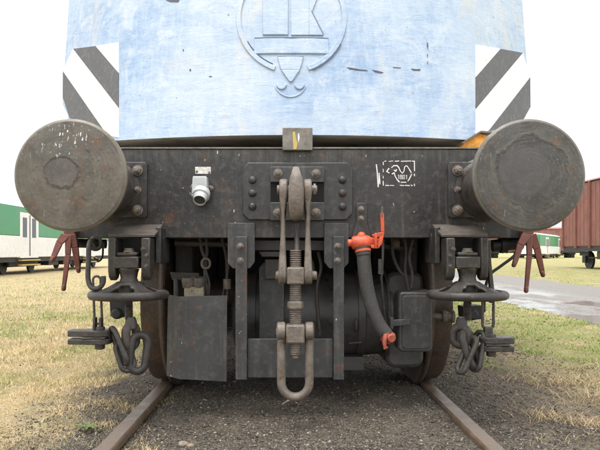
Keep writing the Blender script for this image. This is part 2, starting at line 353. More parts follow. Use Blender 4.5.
# shared small hardware, facing the camera end of the engine (-Y)
def bolt_mesh(r, h, name):
    m = MB(); m.lathe((0, 0, 0), (0, -1, 0), [(r*1.45, 0), (r*1.45, h*.25)], 16); m.lathe((0, 0, 0), (0, -1, 0), [(r*1.1, h*.2), (r*1.1, h*.9), (r*.95, h)], 6)
    m.lathe((0, 0, 0), (0, -1, 0), [(r*.6, h*.9), (r*.6, h*1.35), (r*.45, h*1.45)], 12)
    return m.mesh(name)
def rivet_mesh(r, name):
    m = MB(); m.lathe((0, 0, 0), (0, -1, 0), [(r, 0)]+[(r*math.cos(a), r*.75*math.sin(a)) for a in (R(15), R(32), R(50), R(68), R(82))], 20)
    return m.mesh(name)
BOLT = {}
def bolt(parent, px, py, Y, r=.014, h=.02, mat='coupling', name='bolt'):
    k = (r, h, mat)
    if k not in BOLT: BOLT[k] = bolt_mesh(r, h, 'bolt'); BOLT[k].materials.append(M[mat])
    return place(BOLT[k], name, W(px, py, Y), parent, rot=(0, random.uniform(0, 1), 0))
RIV = {}
def rivet(parent, px, py, Y, r=.019, mat='plate'):
    k = (r, mat)
    if k not in RIV: RIV[k] = rivet_mesh(r, 'rivet'); RIV[k].materials.append(M[mat])
    return place(RIV[k], 'rivet', W(px, py, Y), parent)

# ================================================================ the ground, road, rails
def vnoise(x, y, s, seed):
    r = np.random.default_rng(seed); g = r.random((64, 64)); x = np.asarray(x)*s; y = np.asarray(y)*s
    xi = np.floor(x).astype(int); yi = np.floor(y).astype(int); fx = x-xi; fy = y-yi
    fx = fx*fx*(3-2*fx); fy = fy*fy*(3-2*fy)
    q = lambda a, b: g[a % 64, b % 64]
    return (q(xi, yi)*(1-fx)+q(xi+1, yi)*fx)*(1-fy)+(q(xi, yi+1)*(1-fx)+q(xi+1, yi+1)*fx)*fy
def ground_z(x, y):
    x = np.asarray(x, float); y = np.asarray(y, float); ax = np.abs(x)
    z = -.022+.0*x
    z = z-.067*np.clip((ax-.95)/.6, 0, 1)-.03*np.clip((ax-1.5)/2, 0, 1)
    z = z-.012*np.clip(1-np.abs(ax-.75)/.10, 0, 1)
    z = z-.25*np.clip((-x-4)/7, 0, 1)
    near = np.clip(1-(ax-12)/8, 0, 1)
    z = z+near*((vnoise(x, y, 1.3, 1)-.5)*.035+(vnoise(x, y, 5, 2)-.5)*.022+(vnoise(x, y, 17, 3)-.5)*.010)
    rd = np.clip((x-3.4)/.5, 0, 1)*np.clip((8.4-x)/.5, 0, 1); z = z*(1-rd)+(-.135)*rd
    return z
def grid_axis(segs):
    a = []
    for lo, hi, st in segs: a += list(np.arange(lo, hi, st))
    return np.array(a+[segs[-1][1]])
gx = grid_axis([(-900, -60, 70), (-60, -16, 4), (-16, -5, .5), (-5, -2.2, .12), (-2.2, 2.6, .045), (2.6, 9, .2), (9, 30, 2), (30, 900, 70)])
gy = grid_axis([(-60, -4, 8), (-4, 1.8, .6), (1.8, 6.2, .045), (6.2, 14, .2), (14, 40, 1), (40, 120, 8), (120, 1600, 120)])
GX, GY = np.meshgrid(gx, gy, indexing='ij'); GZ = ground_z(GX, GY)
nx, ny = GX.shape
me = bpy.data.meshes.new('ground'); idx = np.arange(nx*ny).reshape(nx, ny)
q = np.stack([idx[:-1, :-1], idx[1:, :-1], idx[1:, 1:], idx[:-1, 1:]], -1).reshape(-1, 4)
me.from_pydata(np.stack([GX, GY, GZ], -1).reshape(-1, 3).tolist(), [], q.tolist()); me.materials.append(M['ground'])
me.polygons.foreach_set('use_smooth', [True]*len(me.polygons))
tag(place(me, 'ground', (0, 0, 0)), kind='structure')
# yard road, irregular edges
m = MB(); ys = np.concatenate([np.arange(5.6, 30, .35), np.arange(30, 120, 4)]); L = []; Rr = []
for y in ys:
    L.append((3.75+.45*(vnoise(y, 0, .5, 21)-.5)+.25*(vnoise(y, 0, 2, 22)-.5), y)); Rr.append((7.9+.7*(vnoise(y, 3, .4, 23)-.5), y))
vv = []; n_ = len(ys)
for (a, y), (b, _) in zip(L, Rr):
    for k in range(7): vv.append((a+(b-a)*k/6, y, -.129))
m.add(vv, [(i*7+k, i*7+k+1, (i+1)*7+k+1, (i+1)*7+k) for i in range(n_-1) for k in range(6)])
tag(m.build('road', 'road', origin=(0, 0, 0)), kind='structure')

RAIL = [(-.036, 0), (-.0345, -.004), (-.036, -.012), (-.036, -.036), (-.009, -.048), (-.009, -.125), (-.07, -.138), (-.07, -.15), (.07, -.15), (.07, -.138), (.009, -.125), (.009, -.048), (.036, -.036), (.036, -.008), (.030, 0)]
RAIL = [(-.030, 0), (-.036, -.008)]+RAIL[3:]
for sx, lab in ((-1, 'rusty steel rail running under the left wheel'), (1, 'rusty steel rail running under the right wheel')):
    m = MB(); m.prism([(sx*.7525+x, -3, z) for x, z in RAIL], (0, 45, 0))
    tag(m.build('rail', 'rail', bevel=.003), lab, 'rail', 'running rails of the track')

# ================================================================ the locomotive
LOCO = empty('locomotive', (0, 9, 0), 'blue locomotive with dark grey buffer beam, seen from the front', 'locomotive')
B = 2.97
def Yf(x, z): return 3.05+.15*(x/.905)**2+.14*max(0, z-1.32)
CX, OX, OY = .905, 1.335, 3.56          # front corner, outer edge of the cheek
def cheekY(x, z): 
    t = (abs(x)-CX)/(OX-CX); return Yf(CX, z)*(1-t)+(OY+.14*max(0, z-1.32))*t
# body shell: front panel curved in plan, two slanted cheeks, sides, roof
def zbot(x):
    ax = abs(x)
    if ax <= CX: return 1.32
    t = (ax-CX)/(OX-CX); return 1.32+.16*t*t+.03*t
zs = [0, .02, .1, .25, .45, .7, 1.0, 1.3, 1.6, 1.9, 2.15, 2.3]
cols = [(-OX, 1)]+[(-OX+(OX-CX)*k/4, 1) for k in range(1, 4)]+[(-CX+2*CX*k/24, 0) for k in range(25)]+[(CX+(OX-CX)*k/4, 1) for k in range(1, 4)]+[(OX, 1)]
vv = []; ZT = 3.62
for (x, ck) in cols:
    zb = zbot(x)
    for s in zs:
        z = zb+(ZT-zb)*s/2.3
        xx = x*(1-.012*max(0, z-1.7))
        yy = cheekY(x, z) if ck else Yf(x, z)
        if abs(abs(x)-OX) < 1e-6 and s < .1: xx = x*.972
        vv.append((xx, yy, z))
nz_ = len(zs)
m = MB(); m.add(vv, [(i*nz_+k, (i+1)*nz_+k, (i+1)*nz_+k+1, i*nz_+k+1) for i in range(len(cols)-1) for k in range(nz_-1)])
# sides
for sx in (-1, 1):
    ring = []
    for s in zs:
        zb = zbot(OX); z = zb+(ZT-zb)*s/2.3; x = sx*OX*(1-.012*max(0, z-1.7))*(.972 if s < .1 else 1); y = OY+.14*max(0, z-1.32); ring.append((x, y, z))
    m.add(ring+[(p[0]*(1.08 if i > 1 else 1.06), 4.6, p[2]) for i, p in enumerate(ring)]+[(p[0]*(1.08 if i > 1 else 1.06), 15.5, p[2]) for i, p in enumerate(ring)],
          [(a*nz_+k, (a+1)*nz_+k, (a+1)*nz_+k+1, a*nz_+k+1) for a in (0, 1) for k in range(nz_-1)])
body = m.build('body', 'blue', LOCO, origin=(0, 9, 2), smooth=25)
m = MB(); top = [(c[0]*(1-.012*(ZT-1.7)), cheekY(c[0], ZT) if c[1] else Yf(c[0], ZT)) for c in cols]
pl = [(x, y, ZT) for x, y in top]+[(1.40, 4.6, ZT), (1.40, 15.5, ZT), (-1.40, 15.5, ZT), (-1.40, 4.6, ZT)]
cen = [(x*.7, max(y, 3.6)+.15, ZT+.32) for x, y, z in pl]; n_ = len(pl)
m.add(pl+cen, [(i, (i+1) % n_, (i+1) % n_+n_, i+n_) for i in range(n_)]+[tuple(range(n_, 2*n_))])
m.build('roof', 'plate', LOCO)
m = MB(); bt = [(c[0]*(.972 if abs(c[0]) > OX-.01 else 1), (cheekY(c[0], zbot(c[0])) if c[1] else Yf(c[0], 1.32)), zbot(c[0])) for c in cols]
a = [(x, y+.004, z+.002) for x, y, z in bt]; b = [(x*.96, y+.42, 1.33 if abs(x) < 1 else z) for x, y, z in bt]; n_ = len(a)
m.add(a+b, [(i, i+1, i+1+n_, i+n_) for i in range(n_-1)])
m.build('body_underside', 'underside', LOCO)
m = MB(); m.box(-1.25, 1.25, 3.47, 15.4, 1.26, 1.345); m.build('floor_frame', 'dark', LOCO)
m = MB(); m.box(-1.33, 1.33, 15.2, 15.45, 1.0, 3.6); m.build('rear_wall', 'blue', LOCO)
# cab windows above the frame of the picture
for sx in (-1, 1):
    m = MB(); xs = [sx*(.08+.74*k/6) for k in range(7)]
    f = [(x, Yf(x, 2.55)-.006, 2.55) for x in xs]+[(x, Yf(x, 3.25)-.006, 3.25) for x in reversed(xs)]
    m.prism(f, (0, .03, 0)); m.build('cab_window', 'glass', LOCO)

# warning stripes painted on the cheeks (own pieces, 3 mm proud)
def cheek_hit(px, py):
    best = None
    for sx in (-1, 1):
        if (px < 297) != (sx < 0): continue
        Y = 3.4
        for _ in range(40):
            p = W(px, py, Y); Y = cheekY(p.x, p.z)
        p = W(px, py, Y); return Vector((p.x, p.y, p.z))
def stripe(pts, mat, name, th=.003):
    P = [cheek_hit(*p) for p in pts]; nrm = (P[1]-P[0]).cross(P[2]-P[0]).normalized()
    if nrm.y > 0: nrm = -nrm
    # inner ring subdivided enough for a plane: the cheek itself is almost flat
    mm = MB(); mm.prism([p+nrm*th for p in P], -nrm*.02); o = mm.build(name, mat, LOCO, smooth=0); return o
LP = [(73.4, 49), (96, 46.2), (119, 42.5), (119, 73), (119, 108), (119, 138.5), (107, 137.5), (64, 71), (64.2, 97), (71, 117), (80, 131), (93, 136.5)]
stripe([(96, 46.2), (119, 42.5), (119, 73)], 'white', 'white_stripe')
stripe([(73.4, 49), (96, 46.2), (119, 73), (119, 108)], 'charcoal', 'black_stripe')
stripe([(63.2, 71), (73.4, 49), (119, 108), (119, 137.6), (108, 135.6)], 'white', 'white_stripe')
stripe([(63.2, 71), (108, 135.6), (88, 128.5), (70, 118), (63.0, 97)], 'charcoal', 'black_stripe')
stripe([(475.5, 45), (500, 49), (475.5, 77)], 'white', 'white_stripe')
stripe([(500, 49), (522.5, 53), (475.5, 109), (475.5, 77)], 'charcoal', 'black_stripe')
stripe([(522.5, 53), (530, 77), (488, 131), (475.5, 134), (475.5, 109)], 'white', 'white_stripe')
stripe([(530, 77), (530.2, 107), (523, 120), (507, 127.5), (488, 131)], 'charcoal', 'black_stripe')

# raised emblem on the front panel
def front_xz(px, py):
    Y = 3.1
    for _ in range(30): p = W(px, py, Y); Y = Yf(p.x, p.z)
    return p.x, p.z
def relief(quads, t, name, bev=.005):
    """quads given in picture points; each is cut into a small grid following the curved panel"""
    mm = MB()
    for qd in quads:
        c = [Vector(front_xz(*p)) for p in qd]; nu = nv = 5; vv = []
        for off in (-t, .012):
            for i in range(nu+1):
                for j in range(nv+1):
                    u, v = i/nu, j/nv; p = (c[0]*(1-u)+c[1]*u)*(1-v)+(c[3]*(1-u)+c[2]*u)*v
                    vv.append((p[0], Yf(p[0], p[1])+off, p[1]))
        n1 = (nu+1)*(nv+1); ix = lambda i, j: i*(nv+1)+j; fs = []
        for i in range(nu):
            for j in range(nv):
                f = (ix(i, j), ix(i+1, j), ix(i+1, j+1), ix(i, j+1)); fs += [f, tuple(k+n1 for k in reversed(f))]
        for i in range(nu):
            for a_, b_ in ((ix(i, 0), ix(i+1, 0)), (ix(i+1, nv), ix(i, nv))): fs.append((a_, b_, b_+n1, a_+n1))
            for a_, b_ in ((ix(0, i+1), ix(0, i)), (ix(nu, i), ix(nu, i+1))): fs.append((a_, b_, b_+n1, a_+n1))
        mm.add(vv, fs)
    return mm.build(name, 'blue', LOCO, bevel=bev)
def arc_relief(cx, cy, r0, r1, a0, a1, n, t, name):
    mm = MB(); vv = []
    for k in range(n+1):
        a = R(a0+(a1-a0)*k/n)
        for off in (-t, .012):
            for r in (r0, r1):
                x, z = front_xz(cx+r*math.sin(a), cy+r*math.cos(a)); vv.append((x, Yf(x, z)+off, z))
    fs = []
    for k in range(n):
        i, j = k*4, k*4+4; fs += [(i, i+1, j+1, j), (i+2, j+2, j+3, i+3), (i, j, j+2, i+2), (i+1, i+3, j+3, j+1)]
    fs += [(0, 2, 3, 1), (n*4, n*4+1, n*4+3, n*4+2)]
    mm.add(vv, fs); return mm.build(name, 'blue', LOCO, bevel=.003)
arc_relief(291.5, 18, 50.5, 55.5, 18, 342, 64, .007, 'emblem_ring')
relief([[(254.5, 38.5), (328.5, 38.5), (329.5, 54.5), (253.5, 54.5)]], .008, 'emblem_bar')
relief([[(277.5, 57), (303.5, 57), (300, 70), (281, 70)], [(281, 70), (300, 70), (292, 82), (289.5, 82)]], .009, 'emblem_stem')
relief([[(262.5, -28), (288.5, -28), (288.5, 35.5), (262.5, 35.5)]], .008, 'emblem_letter')
relief([[(291, -28), (309, -28), (309, 35.5), (291, 35.5)], [(309, 9), (312, 12), (323.5, 35.5), (309, 35.5)], [(309, 9), (309, -28), (327, -28), (312, 12)]], .008, 'emblem_letter')
for cx in (281.5, 299.5): arc_relief(cx, 84.5, 2.6, 5.2, -95, 95, 12, .008, 'emblem_curl')
arc_relief(290.5, 81, 15, 16.8, -72, 72, 18, .004, 'emblem_cup')
# weld seams and paint chips
def chip(pts):
    P = [front_xz(*p) for p in pts]; mm = MB(); mm.prism([(x, Yf(x, z)-.0015, z) for x, z in P], (0, .006, 0)); mm.build('paint_chip', 'chip', LOCO, smooth=0)
chip([(346.5, 67.2), (350, 67.6), (359, 69.2), (367.5, 70.2), (367.3, 71), (358, 70.5), (350, 69.4)])
chip([(372, 70), (377, 70.6), (383.5, 72.4), (381, 73.4), (375, 72.2)])
chip([(393, 67), (401, 67.6), (401, 68.3), (393.5, 67.8)])
chip([(411, 68.6), (416, 69.2), (420.5, 69), (420, 70.8), (413, 70.6)])
chip([(427, 42), (428.3, 44), (428, 50), (426.9, 46)])
chip([(209, 76), (212, 76.2), (211.7, 77), (209, 76.7)])
chip([(166, 0), (180, -1), (178, 2.2), (170, 1.8)]); 
def dark_line(pts, name='emblem_line'):  # thin dark blue strips along edges of the emblem relief
    P = [front_xz(*p) for p in pts]; mm = MB(); mm.prism([(x, Yf(x, z)-.0092, z) for x, z in P], (0, .004, 0)); mm.build(name, 'dark_line', LOCO, smooth=0)
dark_line([(254.5, 38.0), (292, 37.9), (328.5, 38.3), (328.3, 39.1), (292, 38.8), (254.5, 38.7)]); dark_line([(277.6, 56.6), (303.6, 56.8), (303.4, 57.6), (277.6, 57.4)])
dark_line([(311.2, 12), (312, 11.6), (323.8, 34.6), (323, 35)])
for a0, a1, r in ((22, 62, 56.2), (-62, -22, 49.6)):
    o_ = arc_relief(291.5, 18, r-.28, r+.28, a0, a1, 16, .0075, 'emblem_line'); o_.data.materials[0] = M['dark_line']; o_.modifiers.clear()
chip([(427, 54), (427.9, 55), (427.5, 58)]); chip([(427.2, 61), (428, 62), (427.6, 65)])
chip([(183, 49), (184, 50), (183.6, 51.5), (182.6, 50.5)]); chip([(189.5, 69), (191, 69), (191, 71), (189.5, 71)])

# buffer beam
m = MB(); HB = 1.10
m.box(-HB, HB, B, B+.035, Z_(238, B), Z_(149, B))
m.box(-HB, HB, B+.036, B+.26, Z_(238, B)+.002, Z_(238, B)+.02)
m.box(-HB, -HB+.02, B+.036, B+.5, Z_(238, B)+.021, Z_(149, B)-.025); m.box(HB-.02, HB, B+.036, B+.5, Z_(238, B)+.021, Z_(149, B)-.025)
beam = m.build('buffer_beam', 'beam', LOCO, bevel=.004)
m = MB(); m.box(-HB, HB, B+.051, B+.52, Z_(149, B)-.024, Z_(149, B)-.004); m.build('deck_plate', 'underside', beam)
m = MB(); m.box(-HB, HB, B-.006, B+.05, Z_(149, B)+.001, Z_(149, B)+.008); m.build('beam_top_strip', 'pale_steel', beam)
# small runs, scratches and paint flecks on the beam
for (px, py, w, h) in ((217.5, 152.5, 1, 3), (234, 211, .9, 2.6), (183, 188, .8, .9), (170, 192, .6, .6), (300, 156, .6, 1.6), (366, 156, .5, 2.2), (414, 212, .8, 1), (239, 155, .5, 2), (161, 170, .7, .5), (205, 160, .6, 1.2)):
    m = MB(); p = W(px, py, B); k = B/FPX
    m.front([(p.x-w*k*.5, p.z-h*k*.5), (p.x+w*k*.3, p.z-h*k*.4), (p.x+w*k*.5, p.z+h*k*.5), (p.x-w*k*.2, p.z+h*k*.6)], B-.0012, .004); m.build('paint_fleck', 'white', beam, smooth=0)

# draw gear plate with rivets, black sheet for the centre opening and guide blocks
def poly_px(pts, Y): return [(X_(a, Y), Z_(b, Y)) for a, b in pts]
m = MB(); o8 = poly_px([(248, 163), (347, 163), (352, 169), (352, 214), (346, 220), (249, 220), (243, 214), (243, 169)], B)
Yp = B-.022
m.front(o8, Yp, .021); plate = m.build('draw_gear_plate', 'plate', LOCO, bevel=.004)
for x in (252.5, 342.5):
    for y in (180, 193, 206.5): rivet(plate, x, y, Yp)
m = MB(); a = poly_px([(270.5, 182.5), (324, 182.5), (324, 202.5), (270.5, 202.5)], Yp); m.front(a, Yp-.003, .002); m.build('drawbar_opening_shade', 'black', plate, smooth=0)  # flat black sheet, the shade inside the opening put in as colour
for (y0, y1) in ((167, 182.5), (202.5, 220.5)):
    m = MB(); m.front(poly_px([(270.5, y0), (324, y0), (324, y1), (270.5, y1)], Yp), Yp-.017, .016); g = m.build('guide_block', 'guard', plate, bevel=.003)
for x, y in ((278, 173), (316, 173.5), (277.5, 212.5), (316, 212.5)): bolt(plate, x, y, Yp-.0175, .015, .018)
# draw hook, profile in the Y-Z plane, cast body with rounded flanks
prof = [(2.96, .985), (2.86, .975), (2.80, .935), (2.765, .905), (2.735, .892), (2.705, .898), (2.685, .925), (2.674, .97), (2.672, 1.02), (2.682, 1.07), (2.70, 1.105), (2.722, 1.118), (2.742, 1.108), (2.75, 1.085), (2.748, 1.055), (2.755, 1.03), (2.775, 1.018), (2.80, 1.028), (2.83, 1.06), (2.87, 1.075), (2.96, 1.075)]
hx = X_(296, 2.72); m = MB(); n_ = len(prof); lay = [(-.031, .0), (-.024, .010), (0, .014), (.024, .010), (.031, .0)]
cy_, cz_ = 2.80, 1.0; vv = []
nr2 = []
for i in range(n_):
    a = Vector(prof[i-1]); c = Vector(prof[(i+1) % n_]); d = (c-a).normalized(); nn = Vector((d.y, -d.x)); nr2.append(nn)
area = sum(prof[i][0]*prof[(i+1) % n_][1]-prof[(i+1) % n_][0]*prof[i][1] for i in range(n_))
sg = 1 if area > 0 else -1
for (dx, gr_) in lay:
    for i in range(n_): vv.append((hx+dx*1.08*(1-.6*max(0, min(1, (prof[i][1]-1.055)/.07))-.25*max(0, min(1, (.95-prof[i][1])/.06))), prof[i][0]+sg*nr2[i].x*(gr_-.008), prof[i][1]+sg*nr2[i].y*(gr_-.008)))
m.add(vv, [(k*n_+i, k*n_+(i+1) % n_, (k+1)*n_+(i+1) % n_, (k+1)*n_+i) for k in range(4) for i in range(n_)]+[tuple(range(n_)), tuple(4*n_+i for i in range(n_))])
hook = m.build('draw_hook', 'coupling', LOCO, smooth=50)

# bracket standing on the beam
m = MB(); a = poly_px([(282.5, 128), (312.5, 128), (312.5, 150.5), (282.5, 150.5)], 2.945); m.front(a, 2.935, .02)
m.box(a[0][0], a[0][0]+.012, 2.956, 3.03, a[2][1], a[0][1]-.004); m.box(a[1][0]-.012, a[1][0], 2.956, 3.03, a[2][1], a[0][1]-.004)
br = m.build('lamp_bracket', 'pale_steel', LOCO, bevel=.003)
m = MB(); m.front(poly_px([(292.5, 132), (295, 131.5), (296, 139), (297.5, 143), (296.5, 149), (293.5, 149.5), (293, 141)], 2.935), 2.934, .003); m.build('yellow_paint_mark', 'yellow', br, smooth=0)
m = MB(); m.front(poly_px([(298, 134), (299, 133), (299.6, 138), (298.4, 143), (297.8, 138)], 2.935), 2.934, .003); m.build('white_paint_mark', 'white', br, smooth=0)

# buffers
def buffer(sx, face):
    c = Vector((sx*.8755, 2.395, 1.046)); m = MB()
    m.lathe((c.x, 2.42, c.z), (0, 1, 0), [(.075, .0), (.085, .02), (.092, .05), (.092, .19), (.112, .20), (.118, .21), (.118, .50), (.126, .515), (.15, .535)], 40)
    buf = m.build('buffer', 'cast', LOCO)
    m = MB(); r = .2155
    m.lathe(c, (0, 1, 0), [(.002, -.006), (.06, -.0055), (.12, -.003), (.17, 0), (.205, .004), (r, .012), (r, .028), (r-.006, .033), (.17, .042), (.10, .062), (.08, .075)], 96)
    m.build('buffer_head', face, buf, origin=c, smooth=30)
    m = MB(); m.front([(c.x+sx*a, z) for a, z in rrect(-.17, .17, .913, 1.174, .012, 2)], B-.025, .024); bp = m.build('base_plate', 'beam', buf, bevel=.003)
    for dx in (-.128, .128):
        for dz, r_ in ((.088, .0175), (-.002, .012), (-.098, .0175)):
            k = (r_, .026, 'coupling')
            if k not in BOLT: BOLT[k] = bolt_mesh(r_, .026, 'bolt'); BOLT[k].materials.append(M['coupling'])
            place(BOLT[k], 'bolt', (c.x+dx, B-.0255, c.z+dz), buf, rot=(0, random.random(), 0))
    return buf
buffer(-1, 'buffer_l')['label'] = 'left buffer with rust spots, white flecks and a small round grease patch'
buffer(1, 'buffer_r')['label'] = 'right buffer with a wide dark irregular grease patch'

# white multi-pin socket with label plate
m = MB(); Ys = B-.001
t4 = poly_px([(195, 178), (208.5, 178), (209.5, 198), (193.5, 198)], Ys)
m.front(t4, B-.075, .074); m.front(poly_px([(191.2, 185), (193.6, 184), (193.6, 191), (191.5, 191)], Ys), B-.014, .013); m.front(poly_px([(209.2, 185.5), (213, 186), (213, 190.5), (209.2, 191)], Ys), B-.014, .013)
soc = m.build('socket', 'socket', LOCO, bevel=.008)
c = W(201, 194.5, B-.06); d = Vector((-.06, -.72, -.7)).normalized()
m = MB(); m.lathe(c, d, [(.034, -.03), (.041, -.015), (.041, .012), (.033, .016), (.031, .030)], 28); m.build('socket_collar', 'socket', soc)
m = MB(); m.lathe(c, d, [(.030, .028), (.030, .044), (.026, .044), (.0255, .028)], 28); m.build('socket_mouth', 'socket', soc)
m = MB(); m.lathe(c, d, [(.025, .026), (.025, .038)], 24); m.build('socket_contacts', 'rubber', soc)
bolt(soc, 192.3, 187.5, B-.0145, .008, .01); bolt(soc, 211.2, 188, B-.0145, .008, .01)
m = MB(); m.front(poly_px([(195.2, 167), (211, 167), (211, 174), (195.2, 174)], B), B-.004, .0035); lp = m.build('label_plate', 'cream', LOCO, bevel=.001)
lp.data.materials[0] = worn('weathered_white_label', (.66, .63, .58), rust=.35, rough=.5, scale=60, streak=0, rustcol=(.3, .16, .1))
bolt(lp, 196.8, 171.5, B-.0045, .004, .005); bolt(lp, 209.2, 172.5, B-.0045, .004, .005)

# stencilled white marks on the beam
def strokes(lines, w, name):
    mm = MB()
    for ln in lines:
        P = [W(a, b, B) for a, b in ln]
        for p, q_ in zip(P[:-1], P[1:]):
            d_ = (q_-p); L_ = d_.length
            if L_ < 1e-5: continue
            d_.normalize(); nn = Vector((-d_.z, 0, d_.x))*(w*random.uniform(.75, 1.2)*.5); p2 = p-d_*w*.2; q2 = q_+d_*w*.2
            y = B-.0010-random.random()*.0006
            mm.front([((p2+nn).x, (p2+nn).z), ((q2+nn).x, (q2+nn).z), ((q2-nn).x, (q2-nn).z), ((p2-nn).x, (p2-nn).z)], y, .004)
    return mm.build(name, 'white', beam, smooth=0)
strokes([[(376.3, 164.5), (377.2, 172), (378.2, 187)], [(378.2, 187), (378.9, 180), (379, 173)], [(379, 173), (379.7, 179), (379.9, 184)]], .0045, 'chalk_tick')
fr = []
for a, b in ((384.5, 386), (389, 393), (395, 399), (401, 411), (412, 414)): fr.append([(a, 161.4), (b, 161)])
for a, b in ((385.5, 389), (390, 394), (400, 404), (405, 409.5), (411, 412.5)): fr.append([(a, 185.4), (b, 185.6)])
for a, b in ((162, 165), (169, 172), (176, 178.5), (181, 185.5)): fr.append([(383.1, a), (383.3, b)])
for a, b in ((161, 171), (174, 176), (184, 186)): fr.append([(414.3, a), (414.5, b)])
strokes(fr, .0038, 'stencil_frame')
strokes([[(389, 168.4), (386.6, 171.5), (389.2, 173)], [(391.5, 167.8), (393.5, 165.8), (397, 165.6), (398.8, 167.6), (400.5, 171.5), (402.4, 173.3), (404, 171), (404.6, 167), (406, 165.8), (407.5, 166.5), (409.3, 169.5), (411.2, 172.6)],
         [(392, 174), (394.2, 172.8), (395, 176), (397, 179.6), (399.3, 182)], [(401, 182.3), (406, 182.3)], [(407.8, 181), (409, 179.5), (411, 175.6), (411.6, 174)], [(394, 170), (395.5, 171.5), (396.5, 169.5)]], .0048, 'stencil_shape')
strokes([[(398, 175.6), (398.7, 175), (398.7, 179)], [(400.2, 175.2), (401.7, 175.2), (401.7, 177), (400.2, 177), (400.2, 179), (401.9, 179), (401.9, 177)], [(400.2, 175.2), (400.2, 177)], [(403, 175.2), (404.6, 175.2), (404.6, 179), (403, 179), (403, 175.2)], [(406, 175.6), (406.7, 175), (406.7, 179)]], .0026, 'stencil_number')

# guard frame hanging in front of the motor
m = MB()
fy = B-.016
for pts in ([(228, 223), (255, 223), (255, 262), (250, 268.5), (233, 268.5), (228, 263)], [(324, 223), (348.5, 223), (348.5, 263), (343.5, 268.5), (329, 268.5), (324, 262)]): 
    mm = MB(); mm.front(poly_px(pts, B), fy, .0155); hp = mm.build('hanger_plate', 'guard', LOCO, bevel=.003)
for (x0, x1, bx, ibx, s) in ((236, 247.5, 240.5, 247.5, -1), (333, 343.5, 337.5, 333, 1)):
    mm = MB(); a = poly_px([(x0, 236.5), (x1, 236.5), (x1, 378.5), (x0, 378.5)], B); mm.front(a, fy-.0165, .016)
    xi = a[0][0] if s < 0 else a[1][0]
    mm.box(min(xi, xi-s*.011), max(xi, xi-s*.011), fy+.0005, B+.06, a[2][1], Z_(239, B)-.004)
    po = mm.build('guard_post', 'guard', LOCO, bevel=.003)
    bolt(po, bx, 246, fy-.017, .011, .014); bolt(po, bx, 260.5, fy-.017, .011, .014)
m = MB(); m.front(poly_px([(247.9, 338.5), (332.7, 338.5), (332.7, 377), (247.9, 377)], B), fy+.006, .012)
m.front(poly_px([(247.9, 376), (332.7, 376), (332.7, 378), (247.9, 378)], B), fy+.019, .05); m.build('guard_plate', 'guard', LOCO, bevel=.002)

# frame parts behind the guard
m = MB(); a = poly_px([(249, 240), (331, 240), (331, 250.5), (249, 250.5)], 3.04); m.front(a, 3.04, .12)
a = poly_px([(258, 251.5), (284, 251.5), (282, 257), (262, 257)], 3.05); m.front(a, 3.05, .08); m.build('cross_bar', 'cast', LOCO, bevel=.004)
m = MB(); m.front(poly_px([(264, 262), (284, 262), (284, 339), (259, 339), (259, 268)], 3.12), 3.12, .14); m.build('motor_support', 'guard', LOCO, bevel=.004)
m = MB(); m.front(poly_px([(265, 259), (281, 259), (281, 279), (265, 279)], 3.1), 3.09, .028); m.build('support_cap', 'cast', LOCO, bevel=.004)
# traction motor: transverse drum with flanges, on the axle
mz, my = .415, 3.44
m = MB(); m.lathe((-.34, my, mz), (1, 0, 0), [(.15, 0), (.20, .02), (.228, .04), (.228, .10), (.236, .102), (.236, .128), (.228, .13), (.228, .655), (.236, .657), (.236, .69), (.222, .70), (.212, .80), (.19, .84), (.12, .86)], 48)
mot = m.build('traction_motor', 'motor', LOCO)
m = MB(); e = W(356, 325, 3.205); m.link(e, (0, 0, 1), (0, .3, 0), .028, .018, .008); m.cyl(e+Vector((0, .0, 0)), e+Vector((0, .05, 0)), .012); m.build('lifting_eye', 'cast', mot)
m = MB(); m.tube([Vector((X_(388, 3.25), my+.24*math.cos(a), mz+.24*math.sin(a))) for a in [R(100+160*k/20) for k in range(21)]], .006, 8); m.build('strap', 'cast', mot)
m = MB(); m.front(poly_px([(342, 357), (364, 357), (364, 371), (342, 371)], 3.25), 3.25, .1); m.front(poly_px([(300, 352), (330, 352), (330, 366), (300, 366)], 3.3), 3.3, .1); m.build('motor_foot', 'motor', mot, bevel=.005)
m = MB(); m.front([(x, z) for x, z in rrect(X_(386, 3.3), X_(424, 3.3), Z_(368, 3.3), Z_(272, 3.3), .05, 5)], 3.3, .42); m.build('gear_case', 'motor', LOCO, bevel=.02)
m = MB(); m.front([(X_(350, 3.3)+.02*math.cos(a), .0) for a in (0, 1)][:0] or poly_px([(349, 342), (361, 341), (361, 342.2), (349, 343.2)], 3.22), 3.2, .02); m.build('cast_rib', 'cast', mot)
# rounded grey box on a bracket
Yb = 3.02
m = MB(); m.front(rrect(X_(398.5, Yb), X_(432.5, Yb), Z_(352, Yb), Z_(292, Yb), .022, 5), Yb, .13); bx = m.build('sand_box', 'guard', LOCO, bevel=.008)
m = MB(); m.front(rrect(X_(402, Yb), X_(429, Yb), Z_(348.5, Yb), Z_(295.5, Yb), .018, 5), Yb-.007, .006); m.build('box_lid', 'plate', bx, bevel=.003)
m = MB(); m.front(poly_px([(391, 319.5), (409, 318.5), (409, 324), (391, 326)], Yb), Yb-.022, .014); m.front(poly_px([(389.5, 317), (392.5, 317), (392.5, 328), (389.5, 328)], Yb), Yb-.03, .06); m.build('box_catch', 'guard', bx, bevel=.002)
m = MB(); m.front(poly_px([(398, 292), (425, 289), (432, 291), (404, 293.5)], 3.1), 3.05, .09); m.build('box_hinge', 'cast', bx)

